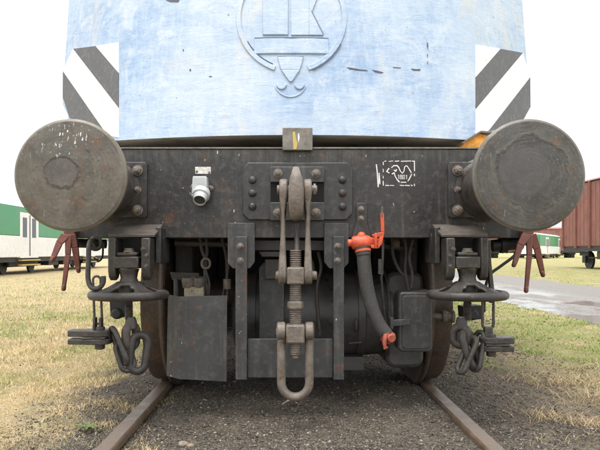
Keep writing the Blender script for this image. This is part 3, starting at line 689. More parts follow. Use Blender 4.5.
# folded metal sheet with electrics behind it (left)
Yl = 2.985
m = MB(); A = W(168, 294.5, Yl+.05); Bq = W(179, 296.5, Yl); C_ = W(227, 295.5, Yl); D_ = W(226.5, 381.5, Yl); E_ = W(179, 379, Yl); F_ = W(166.5, 375.5, Yl+.05)
th = Vector((0, .004, 0))
m.add([A, Bq, C_, D_, E_, F_]+[p+th for p in (A, Bq, C_, D_, E_, F_)], [(0, 1, 4, 5), (1, 2, 3, 4), (11, 10, 7, 6), (10, 9, 8, 7), (0, 6, 7, 1), (1, 7, 8, 2), (2, 8, 9, 3), (3, 9, 10, 4), (4, 10, 11, 5), (5, 11, 6, 0)])
m.build('deflector_sheet', 'guard', LOCO, smooth=10)
m = MB(); m.front(poly_px([(170, 272), (199, 273), (199, 281), (172, 280)], 3.2), 3.2, .06); m.build('bracket_bar', 'cast', LOCO, bevel=.003)
m = MB(); m.front(poly_px([(184, 287), (204, 287), (204, 300), (184, 300)], 3.15), 3.15, .08); tb = m.build('terminal_box', 'cream', LOCO, bevel=.004)
m = MB()
for px in (188, 199): m.lathe(W(px, 281, 3.17), (0, .2, -1), [(.028, -.02), (.034, 0), (.03, .03)], 16)
m.build('terminal', 'coupling', tb)
for px, ya, yb, r_ in ((176, 279, 296, .012), (194, 276, 290, .018)): m = MB(); m.cyl(W(px, ya, 3.17), W(px, yb, 3.17), r_); m.build('terminal_post', 'cast', tb)
for pts, r in (([(200, 236), (202, 250), (206, 262), (205, 275), (208, 300)], .009), ([(206, 236), (207, 252), (205, 268), (209, 284), (207, 300)], .009), ([(222, 238), (226, 256), (227, 275), (227, 300)], .008), ([(229, 262), (226, 280), (222, 298)], .007)):
    m = MB(); m.tube(bez([W(a, b, 3.2) for a, b in pts]), r, 8); m.build('cable', 'cast', LOCO)
m = MB(); m.link(W(206, 263.5, 3.18), (0, 0, 1), (1, 0, 0), .025, .02, .007); m.build('cable_clamp', 'coupling', LOCO)
m = MB(); m.lathe(W(227, 284, 3.18), (0, 0, 1), [(.02, -.025), (.02, .025)], 10); m.build('cable_clamp', 'coupling', LOCO)

# air pipe and cables in the shade behind the beam
m = MB(); m.tube(bez([(-.62, 3.2, .80), (-.2, 3.22, .79), (.25, 3.2, .80), (.60, 3.24, .77)], 24), .017, 10); m.build('air_pipe', 'cast', LOCO)
for pts in ([(392, 238), (393, 255), (398, 268), (404, 276)], [(404, 238), (406, 252), (405, 270), (408, 290)], [(412, 240), (409, 258), (412, 275), (411, 288)], [(318, 252), (321, 268), (317, 290), (320, 335)], [(300, 240), (312, 262), (314, 280)]):
    m = MB(); m.tube(bez([W(a, b, 3.18) for a, b in pts]), .008, 8); m.build('cable', 'cast', LOCO)
for px in (375, 395): m = MB(); m.lathe(Vector((X_(px, 3.2), 3.2, .797)), (1, 0, 0), [(.024, -.02), (.028, -.012), (.028, .012), (.024, .02)], 10); m.build('pipe_union', 'coupling', LOCO)
# wheelsets and bogie under the frame
def wheel(sx, yc, rad=.5):
    m = MB(); s = sx
    P = [(.18, .66), (.42, .665), (.455, .68), (rad+.02, .682), (rad+.029, .69), (rad+.029, .70), (rad+.018, .712), (rad+.002, .722), (rad, .74), (rad-.004, .80), (rad-.012, .815), (.44, .818), (.42, .80), (.20, .785), (.17, .80), (.12, .81)]
    m.lathe((0, yc, rad), (s, 0, 0), P, 72); return m.build('wheel', 'wheel', LOCO, smooth=35)
for yc in (3.77, 6.35, 11.6, 14.0):
    for sx in (-1, 1): wheel(sx, yc)
    m = MB(); m.cyl((-.66, yc, .5), (.66, yc, .5), .09); m.build('axle', 'wheel', LOCO)
for y0 in (3.36, 11.2):
    for sx in (-1, 1):
        m = MB(); m.box(sx*.6-.05, sx*.6+.05, y0, y0+3.4, .48, .92); m.build('bogie_side_frame', 'dark', LOCO, bevel=.01)
    m = MB(); m.box(-.545, .545, y0+1.1, y0+1.55, .22, 1.2); m.build('bogie_bolster', 'dark', LOCO, bevel=.01)
m = MB(); m.box(-.98, .98, 4.38, 15.2, .98, 1.255); m.build('underframe', 'dark', LOCO, bevel=.01)
m = MB(); m.box(-.95, .95, 3.5, 3.56, .86, 1.25); m.build('frame_stretcher', 'dark', LOCO)
for sx in (-1, 1):
    m = MB(); m.box(sx*.79-.05, sx*.79+.05, 7.2, 10.6, .25, .98); m.build('equipment_case', 'dark', LOCO, bevel=.01)
m = MB(); m.box(-.74, .74, 7.2, 7.3, .22, .98); m.build('equipment_end', 'dark', LOCO)
# brake gear beside the wheels
m = MB(); m.cyl(W(420, 316.5, 3.2), W(442, 316.5, 3.2), .016); m.lathe(W(441.5, 316.5, 3.2), (1, 0, 0), [(.016, 0), (.03, .004), (.032, .02), (.024, .028), (.024, .045), (.033, .05), (.033, .062), (.02, .066)], 20)
m.build('brake_pin', 'coupling', LOCO)
m = MB(); m.front(poly_px([(461, 306), (480, 305), (482, 318), (470, 320), (462, 318)], 3.15), 3.12, .1); m.lathe(W(474, 315, 3.1), (0, 1, 0), [(.02, 0), (.028, .01), (.028, .05)], 14); m.build('brake_block_hanger', 'dark', LOCO, bevel=.004)
m = MB(); m.front(poly_px([(111, 300), (125, 298), (128, 310), (125, 317), (112, 316)], 3.15), 3.12, .1); m.lathe(W(116, 314, 3.1), (0, 1, 0), [(.02, 0), (.028, .01), (.028, .05)], 14); m.build('brake_block_hanger', 'dark', LOCO, bevel=.004)

# orange brake cock with hose
Yv = 2.90
m = MB(); m.front(poly_px([(356, 203), (366.5, 203), (367, 222), (371, 235), (371, 240), (352, 240), (352, 235), (356, 222)], B), B-.014, .013); vb = m.build('cock_bracket', 'beam', LOCO, bevel=.003)
bolt(vb, 361, 209, B-.0145, .010, .012); bolt(vb, 361, 218.5, B-.0145, .010, .012)
a = W(347.5, 243, Yv); d = Vector((1, 0, .02))
m = MB(); m.lathe(a, d, [(.014, 0), (.017, .003), (.017, .018), (.026, .02), (.030, .026), (.034, .05), (.036, .075), (.033, .095), (.024, .11), (.019, .125), (.016, .16)], 24, up=(0, 0, 1))
m.lathe(W(361.5, 240, Yv), (0, -.15, 1), [(.022, 0), (.02, .022), (.013, .034), (.006, .037)], 16)
m.lathe(W(363, 245, Yv), (.05, -.3, -1), [(.024, 0), (.026, .03), (.03, .032), (.03, .045)], 18)
cock = m.build('brake_cock', 'orange', LOCO)
Yh = Yv-.034
m = MB()
for pts in ([(378.6, 248.5), (382.2, 243), (384.6, 232.2), (381.2, 232), (378.4, 241), (375.4, 246)], [(381.2, 232), (384.6, 232.2), (384.0, 213), (380.6, 213)], [(370.5, 245), (378.6, 245), (378.6, 248.5), (371.5, 248.3)], [(372, 234.5), (381.2, 232), (382, 235.5), (374, 238.5)]):
    m.prism([W(a_, b_, Yh) for a_, b_ in pts], (0, .014+.003*random.random(), 0))
m.cyl(W(376, 233, Yh-.006), W(376, 248.5, Yh-.006), .007, seg=10)
m.build('cock_handle', 'orange', cock, bevel=.002)
m = MB(); m.tube(bez([W(382, 216, Yv-.035), W(382.2, 206.5, Yv-.04)], 4), .004, 8); m.build('handle_tip', 'pale_steel', cock)
hp_ = bez([W(363.2, 249, Yv-.012), W(364, 262, Yv-.02), W(366.5, 285, Yv-.02), W(372, 308, Yv-.02), (W(379.5, 325, Yv-.02)), W(386.5, 334.5, Yv-.02)], 40)
m = MB(); m.tube(hp_, .0315, 20); hose = m.build('brake_hose', 'rubber', LOCO)
m = MB(); m.tube(bez([W(362.6, 247, Yv-.014), W(363.6, 255, Yv-.018)], 6), .0345, 20); m.build('hose_clip', 'rubber', hose)
m = MB(); m.tube(bez([W(362.9, 249.8, Yv-.014), W(363.2, 252, Yv-.016)], 4), .037, 20); m.build('hose_clip_band', 'orange', hose)
m = MB(); c = W(387, 336, Yv-.02); d = Vector((.75, -.15, -.55)).normalized()
m.lathe(c, d, [(.034, -.016), (.035, -.004), (.030, .006), (.030, .022), (.024, .030), (.010, .034)], 18); m.tube([c+Vector((-.012, -.038, .012)), c+Vector((-.02, -.048, -.02)), c+Vector((-.016, -.046, -.05)), c+Vector((-.004, -.04, -.045))], [.010, .010, .008, .006], 8)
m.lathe(c+Vector((.012, -.03, -.004)), (.2, -1, -.1), [(.02, 0), (.021, .01), (.016, .016)], 14); m.build('hose_coupling_head', 'orange_dirty', hose, bevel=.004)
m = MB(); m.tube(bez([W(383, 239, 2.99), W(382.5, 262, 2.99), W(381, 280, 3.0)], 8), .006, 8); m.front(poly_px([(378, 259), (383, 259), (383, 274), (378, 274)], 3.0), 2.99, .01); m.build('cock_rod', 'guard', LOCO)
m = MB(); m.tube(bez([W(381, 274, 3.0), W(383, 300, 3.02), W(386, 322, 3.05)], 10), .005, 8); m.build('cock_rod', 'cast', LOCO)

# side chain couplings under the beam, mirrored left and right with their own chain lie
def side_coupling(sx):
    s = sx; cx = s*.752; Yc = 2.80
    # sloping top plate
    def S(x, y, z): return Vector((cx+s*x, y, z))
    m = MB(); m.hull8([S(-.118, B-.001, .884), S(.10, B-.001, .884), S(.088, 2.79, .832), S(-.118, 2.79, .832)], [S(-.118, B-.001, .868), S(.10, B-.001, .868), S(.088, 2.79, .818), S(-.118, 2.79, .818)])
    brk = m.build('chain_bracket', 'bracket', LOCO, bevel=.003)
    m = MB(); m.box(cx-.10, cx+.10, 2.905, 2.925, .715, .838); m.build('added_dark_back', 'dark', brk, bevel=.003)  # added dark panel, keeps the gap between the jaws dark
    # jaws: two vertical cheeks with rounded lower ends
    jm = []
    for x0, x1 in ((.052, .084), (-.10, -.062)):
        out = [(2.90, .815), (2.77, .815), (2.765, .75), (2.765, .67), (2.775, .642), (2.80, .626), (2.83, .636), (2.86, .67), (2.885, .72)]
        m = MB(); m.prism([S(x0, y, z) for y, z in out], Vector((s*(x1-x0), 0, 0))); m.build('jaw', 'cast', brk, bevel=.005)
    for zz in (.765, .735, .69):
        k = (.009, .012, 'cast')
        if k not in BOLT: BOLT[k] = bolt_mesh(.009, .012, 'bolt'); BOLT[k].materials.append(M['cast'])
        place(BOLT[k], 'bolt', S(-.081+(.008 if zz > .74 else -.006), 2.7648, zz), brk)
    m = MB(); m.box(min(S(-.13, 0, 0).x, S(-.105, 0, 0).x), max(S(-.13, 0, 0).x, S(-.105, 0, 0).x), 2.86, B+.1, .70, .866); m.build('bracket_web', 'beam', brk, bevel=.004)
    m = MB(); m.box(cx-.06, cx+.05, 2.765, 2.86, .68, .733); m.box(cx-.05, cx+.042, 2.775, 2.85, .735, .752); blk = m.build('trunnion_block', 'cast', brk, bevel=.006)
    m = MB(); m.lathe((cx, 2.80, .752), (0, 0, 1), [(.026, 0), (.026, .007), (.02, .008), (.02, .018)], 12); m.build('nut', 'coupling', blk)
    # hand wheel
    hz = .575; m = MB(); cw = Vector((cx, Yc, hz)); rw = .158
    m.lathe(cw, (0, 0, 1), [(.034, -.030), (.038, -.012), (.042, .0), (.046, .034), (.042, .046), (.036, .062), (.040, .085), (.046, .103)], 28)
    m.tube([cw+Vector((rw*math.cos(a), rw*math.sin(a), -.012)) for a in [2*math.pi*k/48 for k in range(48)]], .0195, 12, True)
    hw_ = m.build('hand_wheel', 'cast', brk, smooth=50)
    # dished web with oval openings, one of them to the front
    m = MB(); nt = 80; rs_ = [(.040, .046), (.054, .037), (.064, .031), (.09, .018), (.118, .006), (.136, -.003), (.152, -.008)]
    for r_, zz in rs_:
        for k in range(nt): a = 2*math.pi*k/nt; m.v.append((cw.x+r_*math.cos(a), cw.y+r_*math.sin(a), cw.z+zz))
    for i in range(len(rs_)-1):
        for k in range(nt):
            a = (360*(k+.5)/nt+90) % 90; a = min(a, 90-a); lim = (0, 0, 19, 25, 22, 0)[i]
            if a < lim: continue
            k2 = (k+1) % nt; m.f.append((i*nt+k, i*nt+k2, (i+1)*nt+k2, (i+1)*nt+k))
    wb = m.build('wheel_web', 'cast', hw_, smooth=60); so = wb.modifiers.new('thick', 'SOLIDIFY'); so.thickness = .014; so.offset = 0
    sd = wb.modifiers.new('round', 'SUBSURF'); sd.levels = 1; sd.render_levels = 1
    # screw below the wheel
    m = MB(); pr = []
    for k in range(24): pr += [(.0185, k*.0045), (.0155, k*.0045+.00225)]
    m.lathe((cx, Yc, hz-.02), (0, 0, -1), pr, 18); m.build('screw', 'cast', brk)
    return brk, cx, Yc
# left chain
brk, cx, Yc = side_coupling(-1)
brk['label'] = 'left hand-wheel chain coupling hanging under the left buffer'
def eye_part(parent, pts_top, c, ang, r0, r1, hl, th, name='chain_eye', mat='cast'):
    """teardrop lug turned by ang about the vertical"""
    mm = MB(); u = Vector((math.cos(ang), math.sin(ang), 0)); mm.link(c, (0, 0, 1), u, hl, r1, r0); mm.lathe(pts_top, (0, 0, -1), [(.019, 0), (.026, .02), (.026, .05)], 14); return mm.build(name, mat, parent)
eye_part(brk, W(131, 317, Yc), W(131, 336, Yc), R(58), .0205, .030, .048, 0, mat='bracket')
m = MB(); m.link(W(138.5, 353, Yc-.01), (.12, .1, 1), (1, .35, -.05), .080, .034, .0175, 12); m.build('chain_link', 'cast', brk)
m = MB(); m.link(W(119, 346, Yc-.03), (-.42, .1, .9), (.5, -.8, .2), .085, .030, .012, 12); m.build('chain_link', 'cast', brk)
m = MB(); m.link(W(125, 356, Yc-.02), (-.32, .12, .9), (1, .55, .3), .066, .030, .0115, 12); m.build('chain_link', 'cast', brk)
def claw(parent, xa, xb, yt, yb, Y, s):
    mm = MB(); c = W((xa*.35+xb*.65) if s < 0 else (xa*.65+xb*.35), (yt+yb)/2, Y); c.x = c.x
    for zo in (.014, -.020):
        pts = []
        for k in range(13):
            a = R(-90+180*k/12) if s < 0 else R(90+180*k/12); pts.append((c.x+.052*math.cos(a), c.y+.05*math.sin(a)))
        ex = X_(xa, Y) if s < 0 else X_(xb, Y)
        tip = [(ex, c.y+.03), (ex, c.y-.035)]
        if s > 0: tip = tip[::-1]
        mm.prism([Vector((x, y, c.z+zo)) for x, y in pts+tip], Vector((0, 0, .028 if zo > 0 else .024)))
    mm.lathe(c, (0, 0, 1), [(.022, -.045), (.022, .055)], 14); e0, e1 = sorted((c.x+s*.07, c.x-s*.035)); mm.box(e0, e1, c.y-.047, c.y+.045, c.z+.0045, c.z+.0135)
    o = mm.build('chain_claw', 'cast', parent, bevel=.005); return o
claw(brk, 70, 116, 330, 348, Yc-.02, -1)
m = MB(); p = W(98, 322, Yc-.02); m.box(p.x-.019, p.x-.008, p.y-.02, p.y+.02, p.z-.05, p.z+.02); m.box(p.x+.008, p.x+.019, p.y-.02, p.y+.02, p.z-.05, p.z+.02); m.box(p.x-.022, p.x+.022, p.y-.022, p.y+.022, p.z-.062, p.z-.05); m.build('clevis', 'cast', brk, bevel=.003)
m = MB(); m.link(W(97.5, 300, Yc-.02), (-.04, 0, 1), (1, 0, 0), .105, .0165, .0055, 8); m.build('hanger_loop', 'cast', brk)
m = MB(); m.tube(bez([W(97, 247, Yc+.1), W(92, 240, Yc+.06), W(89, 246, Yc), W(88.5, 262, Yc-.01), W(88, 278, Yc-.01), W(91, 287, Yc-.015), W(98, 288.5, Yc-.02), W(103, 283, Yc-.02), W(103.5, 276, Yc-.02)], 40), .0115, 10); m.link(W(95.5, 243.5, Yc+.05), (0, 0, 1), (1, .3, 0), .027, .024, .0085); m.build('hanger_hook', 'cast', brk)
# right chain
brk2, cx, Yc = side_coupling(1); brk = brk2
brk['label'] = 'right hand-wheel chain coupling hanging under the right buffer'
eye_part(brk2, W(461.5, 317, Yc), W(460.5, 336, Yc), R(-24), .0205, .031, .040, 0)
m = MB(); m.link(W(470.5, 349, Yc-.02), (.30, -.15, -1), (.8, .7, .2), .080, .032, .0180, 12); m.build('chain_link', 'cast', brk2)
m = MB(); m.link(W(467, 355, Yc-.045), (.42, .1, .92), (.6, -1, .1), .082, .024, .0115, 12); m.build('chain_link', 'cast', brk2)
m = MB(); m.link(W(477.5, 351, Yc-.02), (.2, .2, .9), (.5, -1, -.2), .085, .026, .0115, 12); m.build('chain_link', 'cast', brk2)
claw(brk2, 480, 512, 337, 355, Yc-.02, 1)
m = MB(); p = W(488, 329, Yc-.02); m.box(p.x-.017, p.x+.017, p.y-.02, p.y+.02, p.z-.05, p.z+.01); m.build('clevis', 'cast', brk2, bevel=.004)
m = MB(); m.link(W(488, 310, Yc-.02), (0, 0, 1), (1, 0, 0), .085, .024, .0065, 8); m.build('hanger_loop', 'cast', brk2)
m = MB(); m.prism([W(486, 240, Yc), W(490.5, 240, Yc), W(491.5, 262, Yc), W(494.5, 290, Yc), W(494.5, 303, Yc), W(490.5, 303, Yc), W(490.5, 288, Yc), W(488, 262, Yc)], (0, .03, 0)); m.build('hanger_strap', 'cast', brk2, bevel=.002)

# red cock arms, pipes and hoses at the beam ends
def red_arms(hub, tips, Y, lab):
    h = W(*hub, Y); m = MB(); m.lathe(h, (0, -1, .1), [(.018, -.03), (.022, 0), (.018, .025)], 14); m.box(h.x-.026, h.x+.026, h.y-.012, h.y+.03, h.z-.004, h.z+.05)
    o = m.build('cock_hub', 'redarm', LOCO, bevel=.004); o['label'] = lab
    for i, (px, py) in enumerate(tips):
        t_ = W(px, py, Y-.05+.03*i); a = h+Vector((.012*(i-1), -.02, .02)); d_ = (t_-a); sd_ = Vector((d_.z, 0, -d_.x)).normalized(); m = MB(); P_ = []
        for f_, w_ in ((0, .016), (.25, .015 if i != 1 else .011), (.5, .0115 if i != 1 else .009), (.75, .0105), (.93, .0125), (1.0, .008)): P_.append((a+d_*f_+Vector((0, -.018*math.sin(f_*3.1), 0)), w_))
        kn = d_.normalized(); b0 = a; e = t_-kn*.018; w0, w1 = (.021, .011) if i != 1 else (.016, .009); y_ = Vector((0, .006, 0))
        bend = a.lerp(e, .38)+sd_*(.008 if i == 0 else -.006)
        for p_, q_, u_, v_ in ((b0, bend, w0, (w0+w1)/2), (bend, e, (w0+w1)/2, w1)):
            m.hull8([p_-sd_*u_-y_, p_+sd_*u_-y_, q_+sd_*v_-y_, q_-sd_*v_-y_], [p_-sd_*u_+y_, p_+sd_*u_+y_, q_+sd_*v_+y_, q_-sd_*v_+y_])
        m.lathe(e, kn, [(.0085, -.012), (.0105, -.004), (.0105, .010), (.006, .018)], 12)
        m.build('cock_arm', 'redarm', o, bevel=.003)
red_arms((70, 239), [(51, 262), (63.5, 291), (79, 273)], 2.93, 'left cluster of faded red cock arms')
red_arms((527.5, 239), [(513, 267), (526, 293), (543.5, 277)], 2.93, 'right cluster of faded red cock arms')
m = MB(); m.cyl(W(492, 246, 3.04), W(522, 243, 3.04), .030); m.lathe(W(500, 245, 3.04), (1, 0, .05), [(.04, 0), (.04, .03)], 16); m.build('end_pipe', 'dark', LOCO)
m = MB(); m.cyl(W(72, 243, 3.04), W(106, 244, 3.04), .022); m.lathe(W(96, 243, 3.04), (-1, 0, 0), [(.036, 0), (.036, .03)], 16); m.build('end_pipe', 'dark', LOCO)
m = MB(); m.tube(bez([W(520, 246, 3.0), W(514, 256, 2.97), W(501, 266, 2.95), W(490, 275, 2.93), W(485, 290, 2.93), W(484, 312, 2.95)], 30), .007, 8); m.build('cable', 'dark', LOCO)
m = MB(); m.tube(bez([W(78, 240, 3.0), W(77, 254, 3.0), W(79, 264, 3.0), W(74, 262, 3.0)], 16), .008, 8); m.build('cable', 'dark', LOCO)
m = MB(); m.tube(bez([W(103, 244, 3.1), W(102.5, 256, 3.1), W(99, 261, 3.1), W(94, 258, 3.1)], 16), .005, 8); m.build('cable', 'dark', LOCO)
m = MB(); m.tube(bez([W(444, 247, 3.0), W(455, 243, 3.0), W(462, 244, 3.02)], 8), .018, 10); m.build('end_pipe', 'redarm', LOCO)

# rusted box on the deck at the right end of the beam
Yo = 3.12
m = MB(); m.front(poly_px([(462.5, 150), (464, 141), (478, 132.5), (488, 136), (486, 150)], Yo), Yo, .10); rb = m.build('rust_box', 'rustbox', LOCO, bevel=.003)
m = MB(); m.prism([W(461.5, 142.5, Yo-.02), W(481, 130.5, Yo-.02), W(492, 131.5, Yo-.02), W(492, 133, Yo-.02), W(481, 132.2, Yo-.02), W(463, 143.3, Yo-.02)], (0, .14, 0)); m.build('box_cover', 'coupling', rb)

# ================================================================ screw coupling hanging from the hook
SC = empty('screw_coupling', (hx, 2.74, Z_(400, 2.74)), 'rusty screw coupling with long U shackle hanging from the draw hook', 'coupling')
Yk = 2.735
for px0, px1, w0 in ((283.5, 282.5, 1), (307.5, 308, 1)):
    m = MB(); p = W(px0, 190, Yk)
    top = Vector((p.x, Yk, Z_(190, Yk))); bot = Vector((X_(px1, Yk), Yk, Z_(275, Yk))); hw = .018
    # strap: boss at the top, thin waist, boss below
    out = []
    for k in range(13): a = R(-25+230*k/12); out.append((Yk+.043*math.cos(a), top.z+.048*math.sin(a)))
    lo = []
    for k in range(11): a = R(155+230*k/10); lo.append((Yk+.04*math.cos(a), bot.z+.04*math.sin(a)))
    pts = out+[(Yk-.02, top.z-.1), (Yk-.018, (top.z+bot.z)/2)]+lo+[(Yk+.018, (top.z+bot.z)/2), (Yk+.02, top.z-.1)]
    m.prism([Vector((top.x-hw, y, z)) for y, z in pts], Vector((hw*2, 0, 0)))
    m.v = [((v[0]-top.x)*(.55 if bot.z+.05 < v[2] < top.z-.04 else 1)+top.x+(bot.x-top.x)*(top.z-v[2])/(top.z-bot.z), v[1], v[2]) for v in m.v]
    m.build('strap_link', 'coupling', SC, bevel=.008)
m = MB(); m.cyl((X_(277, Yk), Yk, Z_(190, Yk)), (X_(317, Yk), Yk, Z_(190, Yk)), .021, seg=20); m.build('hook_pin', 'coupling', SC, bevel=.003)
m = MB(); m.cyl((X_(313.5, Yk), Yk, Z_(190, Yk)), (X_(315.5, Yk), Yk, Z_(190, Yk)), .028, seg=6); m.build('pin_nut', 'coupling', SC)
z0 = Z_(275.5, Yk); xs_ = X_(295.5, Yk)
m = MB(); m.box(X_(286.8, Yk), X_(304, Yk), Yk-.04, Yk+.04, Z_(284, Yk), Z_(267, Yk)); m.cyl((X_(275.5, Yk), Yk, z0), (X_(317, Yk), Yk, z0), .02, seg=18); m.build('upper_trunnion', 'coupling', SC, bevel=.007)
m = MB(); m.box(X_(286, Yk), X_(304.5, Yk), Yk-.042, Yk+.042, Z_(342.5, Yk), Z_(324, Yk)); m.cyl((X_(276, Yk), Yk, Z_(332, Yk)), (X_(314, Yk), Yk, Z_(332, Yk)), .02, seg=18); m.build('lower_trunnion', 'coupling', SC, bevel=.008)
def thread(ya, yb, r, name):
    a = Z_(ya, Yk); b = Z_(yb, Yk); n = int((a-b)/.0088); pr = []
    for k in range(n): t_ = (a-b)*k/n; d_ = (a-b)/n; pr += [(r*.80, t_), (r, t_+d_*.35), (r, t_+d_*.55), (r*.80, t_+d_*.9)]
    mm = MB(); mm.lathe((xs_, Yk, a), (0, 0, -1), pr, 24); return mm.build(name, 'coupling', SC)
thread(250, 267.5, .026, 'screw'); thread(283.5, 325, .026, 'screw'); thread(342, 355, .025, 'screw')
m = MB(); m.lathe((xs_, Yk, Z_(301, Yk)), (0, 0, -1), [(.030, 0), (.036, .005), (.036, .03), (.030, .036)], 8); m.build('screw_collar', 'coupling', SC, bevel=.003)
m = MB(); m.lathe((xs_, Yk, Z_(355, Yk)), (0, 0, -1), [(.014, 0), (.014, .012), (.008, .014)], 14); m.build('screw_end', 'coupling', SC)
m = MB(); m.tube([W(297, 252, Yk), W(297, 240, Yk+.02), W(297, 224, Yk+.05)], [.017, .012, .010], 10); m.build('screw_lever', 'cast', SC)
path = []; xl, xr = X_(281.3, Yk), X_(309.3, Yk); zt, zb = Z_(331, Yk), Z_(382.5, Yk); rr = (xr-xl)/2
for k in range(6): path.append((xl, Yk, zt+(zb-zt)*k/6))
for k in range(17): a = R(180+180*k/16); path.append(((xl+xr)/2+rr*math.cos(a), Yk, zb+rr*1.03*math.sin(a)))
for k in range(1, 7): path.append((xr, Yk, zb+(zt-zb)*k/6))
m = MB(); m.tube(path, .019, 16)
for x in (xl, xr): m.lathe((x-.02, Yk, zt), (1, 0, 0), [(.032, 0), (.040, .006), (.040, .034), (.032, .04)], 22)
m.build('shackle', 'coupling', SC, smooth=50)

# ================================================================ background stock
M['coach_green'] = worn('green_coach_paint', (.045, .27, .12), rust=0, rough=.4, scale=1.2, streak=.15, var=.15, bump=.02)
M['coach_white'] = worn('white_coach_paint', (.80, .80, .78), rust=0, rough=.4, scale=1.2, streak=.15, var=.05, bump=.02)
M['wagon_red'] = worn('red_oxide_wagon_boards', (.23, .095, .075), rust=.15, rough=.75, scale=1.5, streak=.5, dust=(.3, .17, .14), var=.25, bump=.05)
M['wagon_post'] = worn('red_oxide_wagon_posts', (.20, .078, .062), rust=.15, rough=.7, scale=2, streak=.4, dust=(.32, .19, .16), var=.25, bump=.05)
def far_wheel(parent, x, y, z, r, axis):
    m = MB(); m.lathe((x, y, z), axis, [(r*.3, -.07), (r*.8, -.05), (r, -.06), (r, .06), (r*.8, .05), (r*.3, .08)], 24); m.build('wheel', 'dark', parent)
def railcar(x, y0, length, z0, label, rot=0, doors=(6.0,), name='rail_coach'):
    """axis along local +Y, near end at y0; side facing the track at local +x"""
    root = empty(name, (x, y0, z0), label, 'rail coach'); o = Vector((x, y0, z0)); w = 1.5; H = 3.42
    def bx(nm, mat, x0, x1, a, b, c, d, bev=.0):
        mm = MB(); mm.box(x+x0, x+x1, y0+a, y0+b, z0+c, z0+d); return mm.build(nm, mat, root, bev)
    bx('lower_body', 'coach_white', -w, w, 0, length, .84, 1.90, .03)
    bx('upper_body', 'coach_green', -w, w, 0, length, 1.905, 3.36, .03)
    mm = MB(); sec = [(-w, 3.365), (w, 3.365), (w*.96, 3.45), (w*.7, 3.58), (0, 3.66), (-w*.7, 3.58), (-w*.96, 3.45)]
    mm.prism([(x+a, y0, z0+b) for a, b in sec], (0, length, 0)); mm.build('roof', 'coach_white', root)
    for d in doors:
        dr = bx('door', 'coach_white', -w-.012, w+.012, d, d+2.3, .80, 3.1, .01)
        for k in (0.3, 1.45):
            for sx in (-1, 1):
                mm = MB(); mm.box(x+sx*(w+.005), x+sx*(w+.022), y0+d+k, y0+d+k+.5, z0+1.85, z0+2.85); mm.build('window', 'glass', dr)
        for sx in (-1, 1):
            mm = MB(); mm.box(x+sx*(w+.02)-.02, x+sx*(w+.02)+.02, y0+d+1.13, y0+d+1.17, z0+.9, z0+3.0); mm.build('door_seam', 'dark', dr)
        st = None
        mm = MB(); mm.box(x+w-.1, x+w+.12, y0+d, y0+d+2.3, z0+.66, z0+.72); mm.box(x+w-.1, x+w+.12, y0+d, y0+d+2.3, z0+.42, z0+.48); mm.build('step', 'yellow', root)
    bx('underframe', 'dark', -w+.15, w-.15, .3, length-.3, .6, .835)
    for yc in (5.3, 8.7, length-5.4, length-2.2):
        for sx in (-1, 1): far_wheel(root, x+sx*.75, y0+yc, z0+.42, .42, (1, 0, 0))
    for yc in (7.0, length-3.8):
        for sx in (-1, 1):
            mm = MB(); mm.box(x+sx*1.05-.08, x+sx*1.05+.08, y0+yc-1.8, y0+yc+1.8, z0+.35, z0+.62); mm.build('bogie_frame', 'dark', root, .03)
    for yc in np.arange(10.0, length-8, 2.3):
        bx('under_box', 'dark', -w+.25, w-.25, yc, yc+1.5, .35, .615)
    bx('end_window', 'glass', -.9, .9, -.012, .0, 2.0, 2.8)
    return root
c1 = railcar(-14.9, 25.8, 22, -.35, 'green and white rail coach standing on the left siding', doors=(5.6, 15.5))
c2 = railcar(31.2, 82, 20, -.35, 'distant green and white rail coach behind the red wagon', doors=(4.0, 14.0)); c2.rotation_euler.z = R(-32)
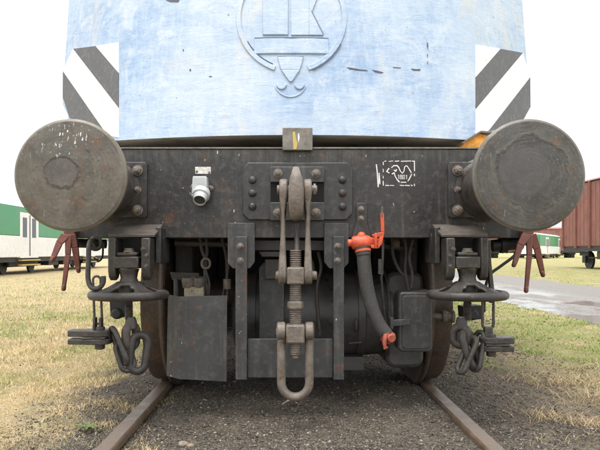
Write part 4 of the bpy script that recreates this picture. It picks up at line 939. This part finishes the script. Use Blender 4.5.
def goods_wagon(x, y0, length, z0, label, group, rot=0):
    root = empty('goods_wagon', (x, y0, z0), label, 'goods wagon', group); w = 1.4
    def bx(nm, mat, x0, x1, a, b, c, d, bev=.0, par=None):
        mm = MB(); mm.box(x+x0, x+x1, y0+a, y0+b, z0+c, z0+d); return mm.build(nm, mat, par or root, bev)
    nb = int(length/.42)
    bod = bx('body', 'wagon_red', -w, w, 0, length, 1.2, 4.5, .02)
    for sx in (-1, 1):
        k = 0; y = .06
        while y < length-.3:
            mm = MB(); mm.box(x+sx*(w+.014)-.012, x+sx*(w+.014)+.012, y0+y, y0+y+.385, z0+1.24, z0+4.46); mm.build('plank', 'wagon_red', bod); y += .42
        for y in np.linspace(.0, length-.12, 9):
            mm = MB(); mm.box(x+sx*(w+.07)-.04, x+sx*(w+.07)+.04, y0+y, y0+y+.12, z0+1.12, z0+4.52); mm.build('side_post', 'wagon_post', bod)
    for sx in (-1, 1):
        mm = MB(); mm.box(x+sx*(w+.09)-.03, x+sx*(w+.09)+.03, y0+length*.38, y0+length*.62, z0+1.2, z0+4.3); mm.build('sliding_door', 'wagon_post', bod)
    mm = MB(); sec = [(-w-.08, 4.53), (w+.08, 4.53), (w*.7, 4.72), (0, 4.84), (-w*.7, 4.72)]
    mm.prism([(x+a, y0-.05, z0+b) for a, b in sec], (0, length+.1, 0)); mm.build('roof', 'wagon_post', root)
    bx('sole_frame', 'dark', -w, w, 0, length, .95, 1.195)
    for yc in (1.7, length-1.7):
        for sx in (-1, 1):
            far_wheel(root, x+sx*.75, y0+yc, z0+.48, .48, (1, 0, 0))
            mm = MB(); mm.front([], 0, 0) if False else None
            mm.box(x+sx*1.0-.05, x+sx*1.0+.05, y0+yc-.5, y0+yc+.5, z0+.72, z0+.945); mm.box(x+sx*1.0-.07, x+sx*1.0+.07, y0+yc-.18, y0+yc+.18, z0+.34, z0+.715); mm.build('axle_guard', 'dark', root)
    for yc in np.arange(3.6, length-3.6, 1.5):
        bx('brake_gear', 'dark', -w+.1, w-.1, yc, yc+.9, .55, .945)
    for sx in (-1, 1):
        mm = MB(); mm.cyl((x+sx*1.1, y0+2.4, z0+.62), (x+sx*1.1, y0+length-2.4, z0+.62), .04); mm.build('truss_rod', 'dark', root)
    for sx in (-1, 1):
        for yy in (-.55,):
            mm = MB(); mm.cyl((x+sx*.875, y0-.002, z0+1.05), (x+sx*.875, y0-.5, z0+1.05), .09); mm.lathe((x+sx*.875, y0-.5, z0+1.05), (0, -1, 0), [(.2, 0), (.2, .04)], 20); mm.build('buffer', 'dark', root)
    return root
GW = 'red-brown goods wagons in the yard'
goods_wagon(16.75, 22.6, 12.6, -.16, 'red-brown boarded goods wagon standing at the right edge beyond the road', GW)
w2 = goods_wagon(20.6, 92, 11, -.35, 'far red-brown goods wagon seen under the beam beside the right chain coupling', GW); w2.rotation_euler.z = R(-90)
w3 = goods_wagon(33.5, 96, 11, -.35, 'farthest red-brown goods wagon beside the distant green coach', GW); w3.rotation_euler.z = R(-90)

# ================================================================ gravel, grass, litter
def scatter_screen(n, pxr, pyr, z0=-.1):
    """positions spread more densely close by: uniform in the picture's wedge of ground"""
    px = rng.uniform(*pxr, n); py = rng.uniform(*pyr, n); Y = (CAMZ-z0)*FPX/(py-VPY)
    return (px-VPX)*Y/FPX+CAMX, Y
def smooth01(a): a = np.clip(a, 0, 1); return a*a*(3-2*a)
def mesh_np(name, V, F, tint, mat):
    me = bpy.data.meshes.new(name); nv = len(V); me.vertices.add(nv); me.vertices.foreach_set('co', V.astype(np.float32).ravel())
    k = F.shape[1]; nf = len(F); me.loops.add(nf*k); me.loops.foreach_set('vertex_index', F.astype(np.int32).ravel())
    me.polygons.add(nf); me.polygons.foreach_set('loop_start', np.arange(0, nf*k, k, dtype=np.int32))
    at = me.attributes.new('tint', 'FLOAT_COLOR', 'POINT'); c = np.ones((nv, 4), np.float32); c[:, :3] = tint; at.data.foreach_set('color', c.ravel())
    me.update(calc_edges=True); me.validate(); me.materials.append(M[mat]); return place(me, name, (0, 0, 0))
# stones
N = 130000
x, y = scatter_screen(N, (-120, 720), (288, 520), -.08)
g = np.clip(1.0-smooth01((-x-1.0+(vnoise(x, y, 1.5, 31)-.5)*1.1)/.5)-smooth01((x-1.75+(vnoise(x, y, 1.3, 32)-.5)*1.6)/.9), .05, 1)
clump = .35+.65*vnoise(x, y, 4, 35)
keep = (rng.random(N) < g*clump) & (np.abs(np.abs(x)-.7525) > .05); x, y = x[keep], y[keep]; N = len(x)
size = np.clip(rng.lognormal(math.log(.0040), .42, N), .002, .013)*np.clip(y/4, .9, 2.2)
V0 = np.array([(1, 0, 0), (-1, 0, 0), (0, 1, 0), (0, -1, 0), (0, 0, 1), (0, 0, -1)], float)
F0 = np.array([(0, 2, 4), (2, 1, 4), (1, 3, 4), (3, 0, 4), (2, 0, 5), (1, 2, 5), (3, 1, 5), (0, 3, 5)])
V = V0[None]*rng.uniform(.55, 1.3, (N, 6, 1))+rng.normal(0, .22, (N, 6, 3)); V[:, :, 2] *= rng.uniform(.45, .85, (N, 1))
th_ = rng.uniform(0, 6.28, N); c_, s_ = np.cos(th_), np.sin(th_)
Vx = V[:, :, 0]*c_[:, None]-V[:, :, 1]*s_[:, None]; Vy = V[:, :, 0]*s_[:, None]+V[:, :, 1]*c_[:, None]
V = np.stack([Vx, Vy, V[:, :, 2]], -1)*size[:, None, None]
V += np.stack([x, y, ground_z(x, y)+size*.22], -1)[:, None, :]
b_ = np.where(rng.random(N) < .035, rng.uniform(.2, .34, N), rng.lognormal(math.log(.105), .45, N).clip(.03, .3))
tint = np.repeat((b_[:, None]*np.stack([1.06+.16*rng.random(N), np.full(N, .98), .68+.24*rng.random(N)], -1))[:, None, :], 6, 1).reshape(-1, 3)
F = (F0[None]+np.arange(N)[:, None, None]*6).reshape(-1, 3)
tag(mesh_np('gravel', V.reshape(-1, 3), F, tint, 'tint'), 'loose grey and brown gravel lying along the track', 'gravel', kind='stuff')
# grass
def blades(name, x, y, hgt, wid, tint, lean, label, cat):
    n = len(x); a = rng.uniform(0, 6.28, n); b = rng.uniform(0, 6.28, n); z = ground_z(x, y)-.006
    P = np.stack([x, y, z], -1); w = np.stack([np.cos(a), np.sin(a), np.zeros(n)], -1)*wid[:, None]*.5
    L = np.stack([np.cos(b), np.sin(b), np.zeros(n)], -1)*(hgt*lean)[:, None]; up = np.zeros((n, 3)); up[:, 2] = hgt*np.sqrt(np.clip(1-lean**2*.8, .04, 1))
    mid = P+L*.35+up*.62; tip = P+L+up*.95
    V = np.stack([P-w, P+w, mid+w*.75, mid-w*.75, tip+w*.1, tip-w*.1], 1).reshape(-1, 3)
    F = (np.array([(0, 1, 2, 3), (3, 2, 4, 5)])[None]+np.arange(n)[:, None, None]*6).reshape(-1, 4)
    t = np.repeat(tint[:, None, :], 6, 1).reshape(-1, 3)
    return tag(mesh_np(name, V, F, t, 'blade'), label, cat, kind='stuff')
def grass_cols(x, y, green_bias):
    n = len(x); g = vnoise(x, y, .9, 41)*.6+vnoise(x, y, 3.2, 42)*.4+green_bias+rng.normal(0, .12, n); g = np.clip((g-.5)*4+.5, 0, 1)[:, None]
    straw = np.array([.78, .60, .34])*rng.uniform(.45, 1.3, (n, 1))*(.75+.5*vnoise(x, y, 6, 44))[:, None]; green = np.array([.23, .32, .07])*rng.uniform(.6, 1.4, (n, 1))
    return straw*(1-g)+green*g
Ng = 170000; x, y = scatter_screen(Ng, (-130, 175), (264, 510), -.14)
d = smooth01((-x-.88+(vnoise(x, y, 1.5, 31)-.5)*1.0+(vnoise(x, y, 5, 33)-.5)*.7)/.6); keep = (rng.random(Ng) < d*(.25+.75*vnoise(x, y, 3, 36))) & (y < 33); x, y = x[keep], y[keep]
sc_ = np.clip(y/4, .8, 4); h = rng.uniform(.018, .055, len(x))*np.clip(sc_, .8, 1.8)
h *= .35+.85*vnoise(x, y, 7, 45)
blades('grass', x, y, h, rng.uniform(.0014, .0032, len(x))*sc_, grass_cols(x, y, .02), rng.uniform(.55, .99, len(x)), 'yellowed short grass left of the track', 'grass')
Ng = 170000; x, y = scatter_screen(Ng, (430, 760), (266, 510), -.12)
d = smooth01((x-1.6+(vnoise(x, y, 1.3, 32)-.5)*1.4+(vnoise(x, y, 5, 34)-.5)*.7)/.9); d = d*np.where((x > 3.75) & (x < 7.8), .0, 1)
keep = (rng.random(Ng) < d*(.2+.8*vnoise(x, y, 3, 37))) & (y < 33); x, y = x[keep], y[keep]
sc_ = np.clip(y/4, .8, 4); h = rng.uniform(.018, .05, len(x))*np.clip(sc_, .8, 1.8)
h *= .3+.7*vnoise(x, y, 6, 47)
blades('grass', x, y, h, rng.uniform(.0016, .0036, len(x))*sc_, grass_cols(x, y, .06+.28*smooth01((y-4.2)/1.8)), rng.uniform(.45, .99, len(x)), 'green and straw grass between track and wet road', 'grass')
# dead stalks lying on the gravel
Ns = 7000; x, y = scatter_screen(Ns, (-40, 680), (300, 500), -.08); pr_ = np.where(np.abs(x) < .7, .16, 1.0)*np.where(x > .9, 1.0, .6)*smooth01((vnoise(x, y, 2.4, 51)-.3)/.3)
pr_ = pr_*np.where(x > .95, 1.25, .5)
keep = (rng.random(Ns) < pr_) & (np.abs(np.abs(x)-.7525) > .1); x, y = x[keep], y[keep]; n = len(x)
blades('straw', x, y, rng.uniform(.02, .075, n)*np.where(rng.random(n) < .15, 1.7, 1), rng.uniform(.0015, .0035, n), np.array([.42, .32, .19])*rng.uniform(.5, 1.2, (n, 1)), rng.uniform(.96, .999, n), 'dead straw stalks strewn over the gravel', 'straw')

# tangles of dead grass on the right shoulder
cx_ = rng.normal(0, 1, 1500); cy_2 = rng.normal(0, 1, 1500); cl = rng.integers(0, 5, 1500)
cen_ = np.array([(1.62, 3.95), (1.95, 4.1), (1.75, 3.55), (1.25, 2.95), (2.25, 4.6)]); ex = np.array([(.16, .05), (.20, .06), (.13, .05), (.12, .06), (.2, .08)])
x = cen_[cl, 0]+cx_*ex[cl, 0]; y = cen_[cl, 1]+cy_2*ex[cl, 1]; n = len(x)
blades('dead_grass', x, y, rng.uniform(.04, .13, n), rng.uniform(.0016, .0034, n), np.array([.60, .45, .27])*rng.uniform(.35, 1.2, (n, 1)), rng.uniform(.86, .995, n), 'matted tangles of dead grass right of the track', 'dead grass')
# two pale stones beside the leaf litter, and a few bigger lumps
M['stone'] = worn('beige_stone', (.30, .23, .17), rust=.1, rough=.85, scale=60, streak=0, bump=.5)
for px, py, r_, lab in ((183, 446.5, .016, 'larger beige stone inside the left rail near the bottom edge'), (190.5, 447.5, .012, 'smaller beige stone just right of the larger one inside left rail')):
    Y_ = .775*FPX/(py-VPY); c = W(px, py, Y_); c.z = float(ground_z(c.x, c.y))+r_*.45
    bm = bmesh.new(); bmesh.ops.create_icosphere(bm, subdivisions=2, radius=r_)
    for v in bm.verts:
        k = 1+.35*(float(vnoise(v.co.x*90+px, v.co.y*90+v.co.z*60, 1, 61))-.5); v.co = Vector((v.co.x*1.25*k, v.co.y*k, v.co.z*.75*k))
    me = bpy.data.meshes.new('stone'); bm.to_mesh(me); bm.free(); me.materials.append(M['stone'])
    tag(place(me, 'stone', c), lab, 'stone')
# a curled fallen leaf between the rails and a green weed beside the left rail
p = W(293, 413.5, 3.15); p.z = float(ground_z(p.x, p.y))+.012
m = MB(); ns = 8
for k in range(ns+1):
    t = k/ns; wv = .013*math.sin(math.pi*min(1, t*1.02))+.0012
    ctr = p+Vector((-.055+.11*t, -.012+.02*t, .010*math.sin(t*3.1)+.012*t)); m.v += [tuple(ctr+Vector((.003, -wv, wv*.7))), tuple(ctr), tuple(ctr+Vector((-.002, wv, wv*.8)))]
m.f += [(k*3+j, k*3+j+1, k*3+j+4, k*3+j+3) for k in range(ns) for j in range(2)]
M['leaf'] = worn('dry_leaf', (.34, .27, .20), rust=.1, rough=.7, scale=60, streak=0)
tag(m.build('fallen_leaf', 'leaf'), 'pale dry curled leaf lying on gravel below the shackle', 'leaf')
wd = W(88, 440, 2.75); wd.z = float(ground_z(wd.x, wd.y))
root = empty('weed', tuple(wd), 'small green rosette weed on the gravel outside the left rail', 'weed')
M['weedleaf'] = worn('weed_leaf', (.12, .17, .05), rust=0, rough=.6, scale=40, streak=0)
for k in range(9):
    a = 6.28*k/9+random.uniform(-.3, .3); u = Vector((math.cos(a), math.sin(a), 0)); w_ = Vector((-u.y, u.x, 0)); L_ = random.uniform(.04, .075); m = MB()
    for i in range(5):
        t = i/4; ctr = wd+u*(L_*t)+Vector((0, 0, .008+.05*t-.035*t*t)); ww = .009*math.sin(math.pi*(.12+.86*t)); m.v += [tuple(ctr+w_*ww+Vector((0, 0, .003))), tuple(ctr), tuple(ctr-w_*ww+Vector((0, 0, .003)))]
    m.f += [(i*3+j, i*3+j+1, i*3+j+4, i*3+j+3) for i in range(4) for j in range(2)]
    m.build('leaf', 'weedleaf', root)
